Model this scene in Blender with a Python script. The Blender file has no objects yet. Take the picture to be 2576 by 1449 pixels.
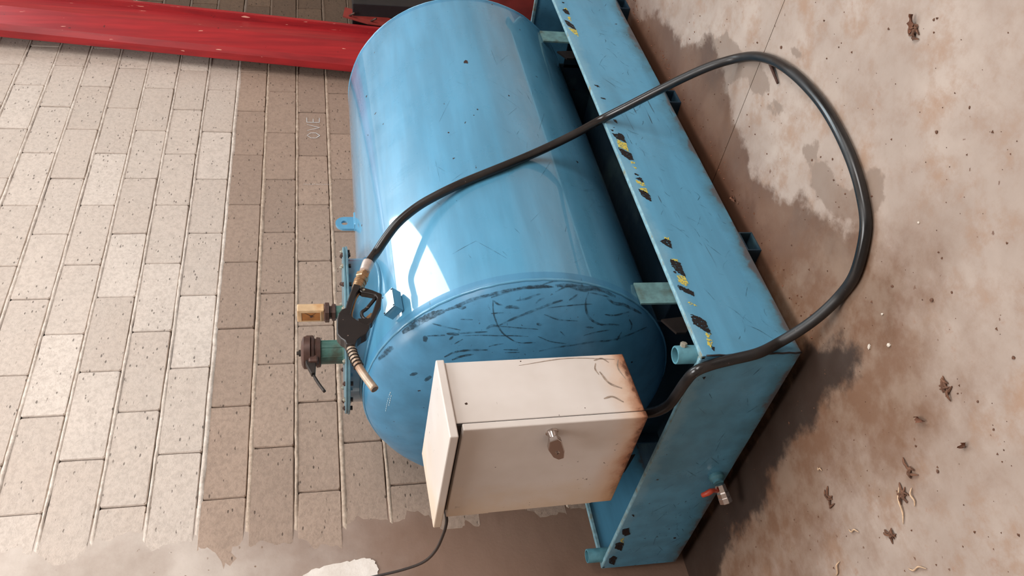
import bpy, bmesh, math, random
import numpy as np
from mathutils import Matrix, Vector, noise as mnoise

random.seed(7)
RNG = np.random.default_rng(7)
SC = bpy.context.scene
COL = SC.collection

# ---------------------------------------------------------------- camera, light, exposure
cam_d = bpy.data.cameras.new('camera')
cam_d.sensor_fit = 'HORIZONTAL'; cam_d.sensor_width = 36.0
cam_d.lens = 36.0 * 2068.79 / 2576.0
cam_d.clip_start = 0.05
cam = bpy.data.objects.new('camera', cam_d); COL.objects.link(cam)
R3 = np.array([[-0.16255139, -0.14414181, -0.97611484],
               [-0.71206013, 0.70195993, 0.01492098],
               [0.68304277, 0.69747788, -0.2167422]])      # world -> photo axes (right, down, forward)
Rb = (np.diag([1.0, -1.0, -1.0]) @ R3).T
cm = Matrix.Identity(4)
for i in range(3):
    for j in range(3):
        cm[i][j] = Rb[i, j]
cm.translation = Vector((-1.23017, -1.51441, 1.20684))
cam.matrix_world = cm
SC.camera = cam

SC.view_settings.view_transform = 'Standard'
SC.view_settings.look = 'None'
SC.view_settings.gamma = 1.0
SC.view_settings.use_curve_mapping = False
SC.view_settings.exposure = -0.06

w = bpy.data.worlds.new('ambient'); SC.world = w; w.use_nodes = True
bg = w.node_tree.nodes['Background']
bg.inputs[0].default_value = (0.92, 0.90, 0.88, 1.0)
bg.inputs[1].default_value = 0.10

def area(name, loc, target, sx, sy, power, color):
    d = bpy.data.lights.new(name, 'AREA'); d.shape = 'RECTANGLE'; d.size = sx; d.size_y = sy
    d.energy = power; d.color = color
    o = bpy.data.objects.new(name, d); COL.objects.link(o)
    o.location = loc
    o.rotation_euler = (Vector(target) - Vector(loc)).to_track_quat('-Z', 'Y').to_euler()
    return o

# high window in the right-hand wall, and the roof lights over the left part of the garage
area('window_light', (5.9, -1.75, 6.1), (4.9, -1.75, 5.95), 5.7, 2.1, 560, (0.80, 0.93, 1.0))
area('roof_light', (-0.7, -0.8, 4.9), (-0.4, 0.2, 0.0), 2.4, 2.0, 195, (0.99, 0.985, 0.98))
# daylight through the open garage door behind the camera
area('door_light', (0.7, -5.8, 4.1), (0.6, -4.8, 3.8), 4.6, 2.8, 460, (1.0, 0.98, 0.96))

# ---------------------------------------------------------------- helpers
def obj(name, verts, faces, mat=None, parent=None, smooth=False, local=False):
    """one mesh object; verts in world metres (or already local to the root when local=True)"""
    if parent is not None and not local:
        p = parent
        while p.parent is not None: p = p.parent
        off = p.location
        verts = [(v[0]-off[0], v[1]-off[1], v[2]-off[2]) for v in verts]
    me = bpy.data.meshes.new(name)
    me.from_pydata([tuple(map(float, v)) for v in verts], [], [tuple(f) for f in faces])
    if smooth: me.polygons.foreach_set('use_smooth', [True]*len(me.polygons))
    if mat: me.materials.append(mat)
    me.update()
    o = bpy.data.objects.new(name, me); COL.objects.link(o)
    if parent is not None: o.parent = parent
    return o

def recentre(o):
    """move a stand-alone mesh's origin to the bottom centre of its bounding box"""
    co = np.empty(len(o.data.vertices)*3); o.data.vertices.foreach_get('co', co); co = co.reshape(-1, 3)
    c = np.array([(co[:, 0].min()+co[:, 0].max())/2, (co[:, 1].min()+co[:, 1].max())/2, co[:, 2].min()])
    o.data.vertices.foreach_set('co', (co-c).ravel()); o.location = o.location + Vector(c); o.data.update()
    return o

def tag(o, label=None, cat=None, group=None, kind=None):
    if label: o['label'] = label
    if cat: o['category'] = cat
    if group: o['group'] = group
    if kind: o['kind'] = kind
    return o

def root(name, loc, label=None, cat=None, group=None, kind=None):
    o = bpy.data.objects.new(name, None); COL.objects.link(o); o.location = loc
    o.empty_display_size = 0.1
    return tag(o, label, cat, group, kind)

class MB:
    def __init__(s): s.v = []; s.f = []
    def add(s, v, f):
        n = len(s.v); s.v += [tuple(map(float, a)) for a in v]; s.f += [tuple(i+n for i in q) for q in f]; return s

def box_vf(lo, hi, bev=0.0):
    lo = np.array(lo, float); hi = np.array(hi, float)
    bm = bmesh.new(); bmesh.ops.create_cube(bm, size=1.0)
    for v in bm.verts:
        v.co = Vector([(lo[i]+hi[i])/2 + v.co[i]*(hi[i]-lo[i]) for i in range(3)])
    if bev > 0:
        bmesh.ops.bevel(bm, geom=list(bm.edges), offset=min(bev, float((hi-lo).min())*0.45), segments=2, profile=0.5, affect='EDGES')
    bm.verts.index_update()
    v = [tuple(a.co) for a in bm.verts]; f = [[a.index for a in q.verts] for q in bm.faces]; bm.free()
    return v, f

def box(name, lo, hi, mat, parent=None, bev=0.0, local=False):
    v, f = box_vf(lo, hi, bev); return obj(name, v, f, mat, parent, local=local)

def frame_of(d):
    d = np.array(d, float); d /= np.linalg.norm(d)
    a = np.array([0, 0, 1.0]) if abs(d[2]) < 0.9 else np.array([1.0, 0, 0])
    x = np.cross(a, d); x /= np.linalg.norm(x)
    return x, np.cross(d, x), d

def lathe_vf(origin, axis, prof, n=32, caps=True, phase=0.0):
    x, y, z = frame_of(axis); o = np.array(origin, float)
    v = []; f = []
    for h, r in prof:
        for k in range(n):
            a = 2*math.pi*k/n + phase
            v.append(o + z*h + (x*math.cos(a)+y*math.sin(a))*r)
    for i in range(len(prof)-1):
        for k in range(n):
            f.append((i*n+k, i*n+(k+1) % n, (i+1)*n+(k+1) % n, (i+1)*n+k))
    if caps:
        f.append(tuple(range(n-1, -1, -1))); m = (len(prof)-1)*n; f.append(tuple(range(m, m+n)))
    return v, f

def lathe(name, origin, axis, prof, mat, parent=None, n=32, caps=True, smooth=True, phase=0.0, local=False):
    v, f = lathe_vf(origin, axis, prof, n, caps, phase)
    o = obj(name, v, f, mat, parent, smooth, local)
    if smooth: sharp(o)
    return o

def sharp(o, ang=0.6):
    bm = bmesh.new(); bm.from_mesh(o.data)
    for e in bm.edges:
        if len(e.link_faces) == 2 and e.calc_face_angle(0) > ang: e.smooth = False
    bm.to_mesh(o.data); bm.free()

def catmull(P, n=8, closed=False):
    P = [np.array(p, float) for p in P]; out = []
    Q = [2*P[0]-P[1]] + P + [2*P[-1]-P[-2]]
    for i in range(1, len(Q)-2):
        p0, p1, p2, p3 = Q[i-1:i+3]
        t0 = 0.0; t1 = t0+np.linalg.norm(p1-p0)**.5; t2 = t1+np.linalg.norm(p2-p1)**.5; t3 = t2+np.linalg.norm(p3-p2)**.5
        for k in range(n):
            t = t1+(t2-t1)*k/n
            a1 = (t1-t)/(t1-t0)*p0+(t-t0)/(t1-t0)*p1; a2 = (t2-t)/(t2-t1)*p1+(t-t1)/(t2-t1)*p2; a3 = (t3-t)/(t3-t2)*p2+(t-t2)/(t3-t2)*p3
            b1 = (t2-t)/(t2-t0)*a1+(t-t0)/(t2-t0)*a2; b2 = (t3-t)/(t3-t1)*a2+(t-t1)/(t3-t1)*a3
            out.append((t2-t)/(t2-t1)*b1+(t-t1)/(t2-t1)*b2)
    out.append(P[-1]); return out

def tube_vf(path, r, n=12):
    P = [np.array(p, float) for p in path]; v = []; f = []
    x = None
    rr = r if hasattr(r, '__len__') else [r]*len(P)
    for i, p in enumerate(P):
        d = P[min(i+1, len(P)-1)]-P[max(i-1, 0)]; d = d/np.linalg.norm(d)
        if x is None: x = frame_of(d)[0]
        x = x-d*(x@d); x /= np.linalg.norm(x); y = np.cross(d, x)
        for k in range(n):
            a = 2*math.pi*k/n; v.append(p+(x*math.cos(a)+y*math.sin(a))*rr[i])
    for i in range(len(P)-1):
        for k in range(n): f.append((i*n+k, i*n+(k+1) % n, (i+1)*n+(k+1) % n, (i+1)*n+k))
    f.append(tuple(range(n-1, -1, -1))); m = (len(P)-1)*n; f.append(tuple(range(m, m+n)))
    return v, f

def tube(name, path, r, mat, parent=None, n=12, local=False):
    v, f = tube_vf(path, r, n); return obj(name, v, f, mat, parent, True, local)

def prism_vf(poly, fn, t0, t1):
    """polygon (2-D) extruded between t0 and t1; fn(a, b, t) -> 3-D point"""
    n = len(poly)
    v = [fn(a, b, t0) for a, b in poly]+[fn(a, b, t1) for a, b in poly]
    f = [tuple(range(n-1, -1, -1)), tuple(range(n, 2*n))]+[(i, (i+1) % n, n+(i+1) % n, n+i) for i in range(n)]
    return v, f

def prism(name, poly, fn, t0, t1, mat, parent=None, bev=0.0, local=False):
    v, f = prism_vf(poly, fn, t0, t1)
    o = obj(name, v, f, mat, parent, local=local)
    bm = bmesh.new(); bm.from_mesh(o.data); bmesh.ops.recalc_face_normals(bm, faces=bm.faces)
    if bev > 0:
        ed = [e for e in bm.edges if len(e.link_faces) == 2 and e.calc_face_angle(0) > 0.5]
        bmesh.ops.bevel(bm, geom=ed, offset=bev, segments=2, profile=0.5, affect='EDGES', clamp_overlap=True)
    bm.to_mesh(o.data); bm.free()
    return o

def ribbon_vf(P, N, wd, lift=0.0006):
    """flat strip following points P with surface normals N; tapered, slightly ragged"""
    P = [np.array(p, float) for p in P]; v = []; f = []
    n = len(P)
    for i, p in enumerate(P):
        d = P[min(i+1, n-1)]-P[max(i-1, 0)]; d /= np.linalg.norm(d)+1e-9
        nn = np.array(N[i], float); s = np.cross(nn, d); s /= np.linalg.norm(s)+1e-9
        t = i/max(1, n-1); k = wd/2*(0.25+0.75*math.sin(math.pi*min(1, max(0, t*0.92+0.04)))**0.6)
        k *= 0.8+0.4*random.random()
        v += [p+nn*lift+s*k, p+nn*lift-s*k]
    for i in range(n-1): f.append((2*i, 2*i+1, 2*i+3, 2*i+2))
    return v, f

# ---------------------------------------------------------------- materials
def srgb(r, g, b):
    return tuple((c/255/12.92 if c/255 <= .04045 else ((c/255+.055)/1.055)**2.4) for c in (r, g, b))+(1.0,)

class NT:
    def __init__(s, name):
        s.m = bpy.data.materials.new(name); s.m.use_nodes = True; s.t = s.m.node_tree
        s.b = s.t.nodes['Principled BSDF']; s.tc = s.n('ShaderNodeTexCoord')
    def n(s, typ, **kw):
        q = s.t.nodes.new(typ)
        for k, val in kw.items():
            if k.startswith('i_'): q.inputs[int(k[2:])].default_value = val
            else: setattr(q, k, val)
        return q
    def l(s, a, b): s.t.links.new(a, b)
    def coords(s, scale=(1, 1, 1), rot=(0, 0, 0), src='Object', rnd=False):
        m = s.n('ShaderNodeMapping'); m.inputs['Scale'].default_value = scale; m.inputs['Rotation'].default_value = rot
        s.l(s.tc.outputs[src], m.inputs['Vector'])
        if rnd:
            oi = s.n('ShaderNodeObjectInfo'); mm = s.math('MULTIPLY', oi.outputs['Random'], 37.0)
            cx = s.n('ShaderNodeCombineXYZ')
            for i in range(3): s.l(mm, cx.inputs[i])
            s.l(cx.outputs[0], m.inputs['Location'])
        return m.outputs[0]
    def noise(s, vec, scale, detail=4.0, rough=0.55, dist=0.0):
        q = s.n('ShaderNodeTexNoise'); q.inputs['Scale'].default_value = scale; q.inputs['Detail'].default_value = detail
        q.inputs['Roughness'].default_value = rough; q.inputs['Distortion'].default_value = dist
        s.l(vec, q.inputs['Vector']); return q.outputs[0]
    def math(s, op, a, b=None, clamp=False):
        q = s.n('ShaderNodeMath', operation=op); q.use_clamp = clamp
        for i, x in enumerate((a, b)):
            if x is None: continue
            if isinstance(x, (int, float)): q.inputs[i].default_value = x
            else: s.l(x, q.inputs[i])
        return q.outputs[0]
    def ramp(s, v, lo, hi, a=0.0, b=1.0):
        q = s.n('ShaderNodeMapRange'); q.clamp = True; q.interpolation_type = 'SMOOTHSTEP'
        for i, x in enumerate((v, lo, hi, a, b)):
            if isinstance(x, (int, float)): q.inputs[i].default_value = x
            else: s.l(x, q.inputs[i])
        return q.outputs[0]
    def mix(s, fac, a, b, mode='MIX'):
        q = s.n('ShaderNodeMix', data_type='RGBA', blend_type=mode)
        for i, x in ((0, fac), (6, a), (7, b)):
            if isinstance(x, (int, float)): q.inputs[i].default_value = x
            elif isinstance(x, tuple): q.inputs[i].default_value = x
            else: s.l(x, q.inputs[i])
        return q.outputs[2]
    def bump(s, h, strength, dist):
        q = s.n('ShaderNodeBump'); q.inputs['Strength'].default_value = strength; q.inputs['Distance'].default_value = dist
        s.l(h, q.inputs['Height']); s.l(q.outputs[0], s.b.inputs['Normal']); return q
    def base(s, c):
        if isinstance(c, tuple): s.b.inputs['Base Color'].default_value = c
        else: s.l(c, s.b.inputs['Base Color'])
    def set(s, rough=None, metal=None, spec=None):
        for k, x in (('Roughness', rough), ('Metallic', metal), ('Specular IOR Level', spec)):
            if x is None: continue
            if isinstance(x, (int, float)): s.b.inputs[k].default_value = x
            else: s.l(x, s.b.inputs[k])
    def sep(s, vec):
        q = s.n('ShaderNodeSeparateXYZ'); s.l(vec, q.inputs[0]); return q.outputs

def simple(name, col, rough=0.5, metal=0.0, var=0.12, scale=25.0, dirt=None):
    t = NT(name); c = t.coords()
    n = t.noise(c, scale, 5)
    dark = tuple(x*(1-var*2.2) for x in col[:3])+(1.0,)
    k = t.mix(t.ramp(n, 0.3, 0.7), dark, col)
    if dirt:
        k = t.mix(t.ramp(t.noise(c, scale*0.4, 6), 0.52, 0.72), k, dirt)
    t.base(k); t.set(rough, metal); return t.m

def scratch_mask(t, rots, src='Object', density=0.70, planes=((0, 0, 0),)):
    """thin dark scuffs running in several directions"""
    out = None
    for i, r in enumerate(rots):
        v = t.coords((5.0, 70.0, 70.0), r, src)
        n1 = t.noise(v, 1.0, 2.0, 0.5, 0.25)
        thr = t.ramp(n1, density, density+0.035)
        v2 = t.coords((1.0, 1.0, 1.0), (r[0]+.3*i, r[1], r[2]+i), src)
        area_ = t.ramp(t.noise(v2, 3.5, 2.0), 0.50, 0.60)
        k = t.math('MULTIPLY', thr, area_)
        out = k if out is None else t.math('MAXIMUM', out, k)
    return out

def blue_paint(name, col, rough=0.2, scr=0.7, grime=0.25, density=0.69, coat=0.0, foot=False):
    t = NT(name); c = t.coords()
    streak = t.noise(t.coords((1.2, 10.0, 10.0)), 1.6, 4)
    a = tuple(x*0.88 for x in col[:3])+(1.0,); b = tuple(min(1, x*1.10) for x in col[:3])+(1.0,)
    k = t.mix(t.ramp(streak, 0.3, 0.7), a, b)
    k = t.mix(t.math('MULTIPLY', t.ramp(t.noise(c, 4.0, 6, 0.65), 0.5, 0.75), grime), k, srgb(70, 92, 92))
    m = scratch_mask(t, ((0.2, 0.5, 0.3), (0.1, 0.9, 1.3), (0.7, 0.3, 2.3)), density=density)
    k = t.mix(t.math('MULTIPLY', m, scr), k, srgb(28, 40, 50))
    if foot:      # rust and dirt splashed along the bottom and rubbed along the top edge
        z = t.math('ADD', t.sep(c)[2], t.math('MULTIPLY', t.math('SUBTRACT', t.noise(c, 9.0, 6, 0.65), 0.5), 0.12))
        k = t.mix(t.ramp(z, 0.105, 0.045, 0.0, 0.55), k, srgb(66, 88, 86))
        k = t.mix(t.ramp(z, 0.062, 0.042, 0.0, 0.7), k, srgb(86, 60, 44))
        k = t.mix(t.ramp(z, 0.285, 0.325, 0.0, 0.35), k, srgb(140, 176, 190))
    chip = t.ramp(t.noise(c, 34.0, 2.0, 0.4), 0.765, 0.775)
    k = t.mix(chip, k, srgb(35, 32, 38))
    t.base(k)
    rr = t.ramp(t.noise(c, 6.0, 5), 0.3, 0.7, rough*0.75, rough*1.35)
    t.set(rr, 0.0, 0.4)
    if coat:
        t.b.inputs['Coat Weight'].default_value = coat; t.b.inputs['Coat Roughness'].default_value = 0.035 if coat > 0.5 else 0.2
    t.bump(t.noise(t.coords((26, 5, 5)), 3.0, 3), 0.07, 0.003)
    return t.m

M = {}
M['tank'] = blue_paint('tank_blue', srgb(80, 143, 176), 0.32, 0.35, 0.10, 0.735, 1.0)
M['head'] = blue_paint('tank_head_blue', srgb(69, 129, 164), 0.42, 0.6, 0.18, 0.715, 0.25)
M['tray'] = blue_paint('tray_blue', srgb(84, 145, 176), 0.34, 0.75, 0.22, 0.70, 0.0, True)
M['tray_dark'] = blue_paint('tray_dirt_shade_blue', srgb(24, 44, 58), 0.5, 0.4, 0.5, 0.72)  # oily dirt, plus the shade inside the tray put into the colour
M['rim'] = simple('worn_rim_blue', srgb(128, 168, 180), 0.45, 0.0, 0.16, 60, srgb(120, 118, 96))
M['teal'] = simple('faded_teal_paint', srgb(84, 138, 152), 0.5, 0.0, 0.14, 40, srgb(74, 98, 98))
M['green'] = simple('green_pipe_paint', srgb(74, 112, 102), 0.4, 0.0, 0.16, 30, srgb(62, 66, 54))
M['saddle'] = simple('dusty_teal_paint', srgb(120, 160, 160), 0.6, 0.0, 0.14, 40, srgb(96, 112, 104))
M['flange'] = simple('oily_teal_lid', srgb(98, 138, 152), 0.35, 0.0, 0.2, 14, srgb(66, 72, 66))
M['brown_metal'] = simple('brown_coated_cast_metal', srgb(84, 58, 50), 0.42, 0.2, 0.18, 30)
M['dark_metal'] = simple('dark_steel', srgb(46, 38, 34), 0.45, 0.3, 0.15, 30)
M['ivory'] = simple('yellowed_plastic', srgb(214, 178, 138), 0.4, 0.0, 0.12, 22, srgb(176, 122, 70))
M['amber'] = simple('amber_stained_window', srgb(176, 112, 56), 0.3, 0.0, 0.14, 30)
M['bolt'] = simple('pale_bolt_head', srgb(170, 165, 150), 0.45, 0.5, 0.1, 60)
def worn_plastic():
    t = NT('black_worn_plastic'); c = t.coords()
    k = t.mix(t.noise(c, 25, 4), srgb(22, 18, 18), srgb(38, 32, 31))
    k = t.mix(t.ramp(t.noise(c, 52, 4, 0.6), 0.68, 0.73), k, srgb(150, 128, 116))
    t.base(k); t.set(0.34, 0.0, 0.5); return t.m
M['blackplastic'] = worn_plastic()
M['brass'] = simple('aged_brass', srgb(172, 138, 104), 0.32, 0.7, 0.14, 60)
M['ferrule'] = simple('crimped_alloy', srgb(205, 190, 182), 0.35, 0.5, 0.08, 60)
M['spout'] = simple('dull_alloy_spout', srgb(176, 158, 140), 0.42, 0.4, 0.12, 35, srgb(150, 120, 98))
M['chrome'] = simple('chromed_metal', srgb(200, 190, 185), 0.14, 1.0, 0.04, 10)
M['redhandle'] = simple('red_plastic_lever', srgb(190, 70, 48), 0.4, 0.0, 0.1, 40)
def tape_mat(name, col, lo):
    t = NT(name); c = t.coords(); n = t.noise(c, 130, 4, 0.65)
    t.base(t.mix(n, tuple(x*.75 for x in col[:3])+(1.0,), col)); t.set(0.55, 0.0, 0.3)
    t.l(t.ramp(n, lo, lo+0.06), t.b.inputs['Alpha']); return t.m
M['tape_black'] = tape_mat('torn_black_tape', srgb(28, 24, 26), 0.37)
M['tape_yellow'] = tape_mat('torn_yellow_tape', srgb(206, 190, 90), 0.42)
M['scuff'] = None
M['chip'] = simple('bare_chipped_spot', srgb(52, 30, 28), 0.6, 0.0, 0.2, 90)
M['chalk'] = simple('chalk_white', srgb(214, 222, 226), 0.9, 0.0, 0.08, 200)
M['chalk_blue'] = simple('chalk_on_paint', srgb(186, 216, 228), 0.9, 0.0, 0.1, 200)
M['wood'] = simple('brown_board', srgb(96, 74, 58), 0.6, 0.0, 0.16, 12)
M['blacksteel'] = simple('black_painted_steel', srgb(40, 40, 42), 0.45, 0.2, 0.1, 20)
M['weld'] = simple('rusty_weld_seam', srgb(40, 36, 38), 0.6, 0.1, 0.2, 120)
M['twig'] = simple('dry_brown_twig', srgb(72, 42, 30), 0.8, 0.0, 0.2, 90)
M['leaf'] = simple('dry_brown_leaf', srgb(120, 74, 50), 0.8, 0.0, 0.25, 60)
M['crumb'] = simple('brown_dirt', srgb(112, 76, 56), 0.85, 0.0, 0.25, 90)
M['pebble'] = simple('pale_stone', srgb(206, 194, 180), 0.7, 0.0, 0.08, 60)
M['chips'] = simple('wood_shaving', srgb(204, 172, 140), 0.7, 0.0, 0.15, 60)

def scuff_mat(name='dark_rubbed_scuff', top=0.85):
    t = NT(name); c = t.coords()
    t.base(t.mix(t.noise(c, 60, 4), srgb(30, 44, 54), srgb(52, 78, 94))); t.set(0.6, 0.0, 0.2)
    al = t.math('MULTIPLY', t.ramp(t.noise(c, 45, 5, 0.65), 0.34, 0.62, 0.12*top, top), t.ramp(t.noise(c, 7, 3), 0.3, 0.6, 0.45, 1.0))
    t.l(al, t.b.inputs['Alpha']); return t.m
M['scuff'] = scuff_mat()
M['scratch'] = scuff_mat('faint_dark_scratch', 0.5)

def red_paint():
    t = NT('red_paint'); c = t.coords()
    k = t.mix(t.ramp(t.noise(t.coords((14, 14, 1.0)), 2.0, 5), 0.3, 0.7), srgb(136, 26, 32), srgb(164, 34, 38))
    k = t.mix(t.ramp(t.noise(t.coords((60, 60, 6)), 1.0, 3), 0.70, 0.72), k, srgb(225, 170, 150))
    k = t.mix(t.ramp(t.noise(c, 26, 3), 0.72, 0.74), k, srgb(66, 22, 22))
    t.base(k); t.set(0.38, 0.0, 0.45); return t.m
M['red'] = red_paint()
M['redbrown'] = simple('dull_red_primer', srgb(140, 46, 38), 0.6, 0.0, 0.14, 12)

def hose_mat():
    t = NT('black_rubber_hose'); c = t.coords()
    k = t.mix(t.ramp(t.noise(c, 7, 5), 0.35, 0.7), srgb(15, 14, 15), srgb(34, 30, 29))
    k = t.mix(t.ramp(t.noise(c, 90, 3), 0.70, 0.76), k, srgb(78, 68, 64))
    t.base(k); t.set(t.ramp(t.noise(c, 5, 3), 0.35, 0.65, 0.22, 0.5), 0.0, 0.5); return t.m
M['hose'] = hose_mat()

def cream_mat():
    """cream enamel, rusting along the bottom edge (local z=0) and a little at the rear right"""
    t = NT('cream_enamel_rusting'); c = t.coords(); s = t.sep(c)
    k = t.mix(t.ramp(t.noise(c, 3.0, 4), 0.3, 0.7), srgb(202, 192, 184), srgb(217, 209, 203))
    n = t.noise(c, 11.0, 6, 0.65)
    # distance from the bottom edge, broken up by noise
    dz = t.math('ADD', s[2], t.math('MULTIPLY', t.math('SUBTRACT', n, 0.5), 0.07))
    k = t.mix(t.ramp(dz, 0.105, 0.01, 0.0, 0.6), k, srgb(200, 150, 104))
    k = t.mix(t.ramp(dz, 0.048, 0.0, 0.0, 0.85), k, srgb(142, 82, 46))
    n2 = t.noise(c, 42.0, 5, 0.7)
    dz2 = t.math('ADD', s[2], t.math('MULTIPLY', t.math('SUBTRACT', n2, 0.5), 0.06))
    k = t.mix(t.ramp(dz2, 0.018, 0.0, 0.0, 0.9), k, srgb(74, 40, 26))
    # warm staining low on the back edge of the door and on the lid
    y = t.math('ADD', s[1], t.math('MULTIPLY', t.math('SUBTRACT', n, 0.5), 0.25))
    k = t.mix(t.ramp(y, 0.20, 0.44, 0.0, 0.55), k, srgb(206, 178, 142))
    v = t.coords((8, 60, 60), (0.3, 1.2, 0.8))
    sc = t.math('MULTIPLY', t.ramp(t.noise(v, 1.0, 3, 0.5, 0.4), 0.69, 0.72), t.ramp(t.noise(c, 6, 2), 0.5, 0.6))
    k = t.mix(t.math('MULTIPLY', sc, 0.7), k, srgb(84, 66, 56))
    k = t.mix(t.ramp(t.noise(c, 55, 2, 0.4), 0.775, 0.785), k, srgb(60, 44, 36))
    t.base(k); t.set(0.33, 0.0, 0.4); t.bump(t.noise(c, 30, 3), 0.04, 0.002); return t.m
M['cream'] = cream_mat()

def brick_mat(name, lo, hi):
    t = NT(name); c = t.coords(rnd=True)
    oi = t.n('ShaderNodeObjectInfo')
    k = t.mix(oi.outputs['Random'], lo, hi)
    k = t.mix(t.ramp(t.noise(c, 5.0, 5), 0.3, 0.75, 0.0, 0.45), k, tuple(x*0.80 for x in hi[:3])+(1.0,))
    grain = t.noise(c, 55.0, 6, 0.7)
    k = t.mix(t.ramp(grain, 0.36, 0.60, 0.38, 0.0), k, tuple(x*0.66 for x in lo[:3])+(1.0,))
    vo = t.n('ShaderNodeTexVoronoi'); vo.inputs['Scale'].default_value = 34.0; vo.inputs['Randomness'].default_value = 1.0; t.l(t.coords((0.7, 1.0, 1.5), rnd=True), vo.inputs['Vector'])
    pit = t.math('MULTIPLY', t.ramp(t.math('ADD', vo.outputs[0], t.math('MULTIPLY', grain, 0.25)), 0.34, 0.20), t.ramp(t.noise(c, 14, 3), 0.45, 0.58))
    k = t.mix(t.math('MULTIPLY', pit, 0.75), k, tuple(x*0.32 for x in lo[:3])+(1.0,))
    t.base(k); t.set(0.86, 0.0, 0.25)
    h = t.math('SUBTRACT', t.math('MULTIPLY', grain, 0.8), pit)
    t.bump(h, 0.7, 0.005); return t.m
M['brick_light'] = brick_mat('pale_cement_block', srgb(186, 171, 159), srgb(206, 193, 182))
M['brick_sooty'] = brick_mat('shaded_block', srgb(92, 76, 64), srgb(112, 92, 76))  # shade beyond the red column put into the block colour
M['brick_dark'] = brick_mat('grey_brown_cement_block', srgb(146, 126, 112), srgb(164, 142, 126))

def rough_stone(name, a, b, scale=18, bs=0.5, shaded=False):
    t = NT(name); c = t.coords()
    n = t.noise(c, scale, 7, 0.65)
    k = t.mix(t.ramp(n, 0.32, 0.68), a, b)
    if shaded: k = t.mix(t.ramp(t.sep(c)[0], 0.46, 0.72, 0.0, 0.85), k, srgb(92, 76, 64))  # same shade beyond the column mixed into the mortar colour
    t.base(k); t.set(0.9, 0.0, 0.2); t.bump(t.noise(c, scale*3, 6, 0.7), bs, 0.006); return t.m
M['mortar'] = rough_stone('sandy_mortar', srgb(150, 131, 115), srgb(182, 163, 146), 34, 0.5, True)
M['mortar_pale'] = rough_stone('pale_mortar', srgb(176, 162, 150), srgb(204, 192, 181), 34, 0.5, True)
M['wall_core'] = rough_stone('dark_joint_recess', srgb(62, 47, 38), srgb(92, 72, 58), 20)

def plaster_mat():
    t = NT('stained_cement_render'); c = t.coords(); s = t.sep(c)
    n = t.noise(c, 3.2, 7, 0.62)
    k = t.mix(t.ramp(n, 0.3, 0.7), srgb(162, 147, 136), srgb(192, 180, 170))
    # brown grime low on the wall, with the shade there put into the colour
    g = t.math('ADD', s[2], t.math('MULTIPLY', t.math('SUBTRACT', t.noise(c, 4.5, 6), 0.5), 0.7))
    k = t.mix(t.ramp(g, 0.45, -0.70, 0.0, 0.92), k, srgb(116, 88, 72))
    k = t.mix(t.ramp(t.noise(c, 30, 4), 0.66, 0.72), k, srgb(120, 98, 82))
    t.base(k); t.set(0.88, 0.0, 0.25); t.bump(t.noise(c, 24, 7, 0.6), 0.25, 0.006); return t.m
M['plaster'] = plaster_mat()
M['whitewash'] = rough_stone('white_wall_paint', srgb(206, 194, 183), srgb(224, 214, 205), 14, 0.3)

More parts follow.
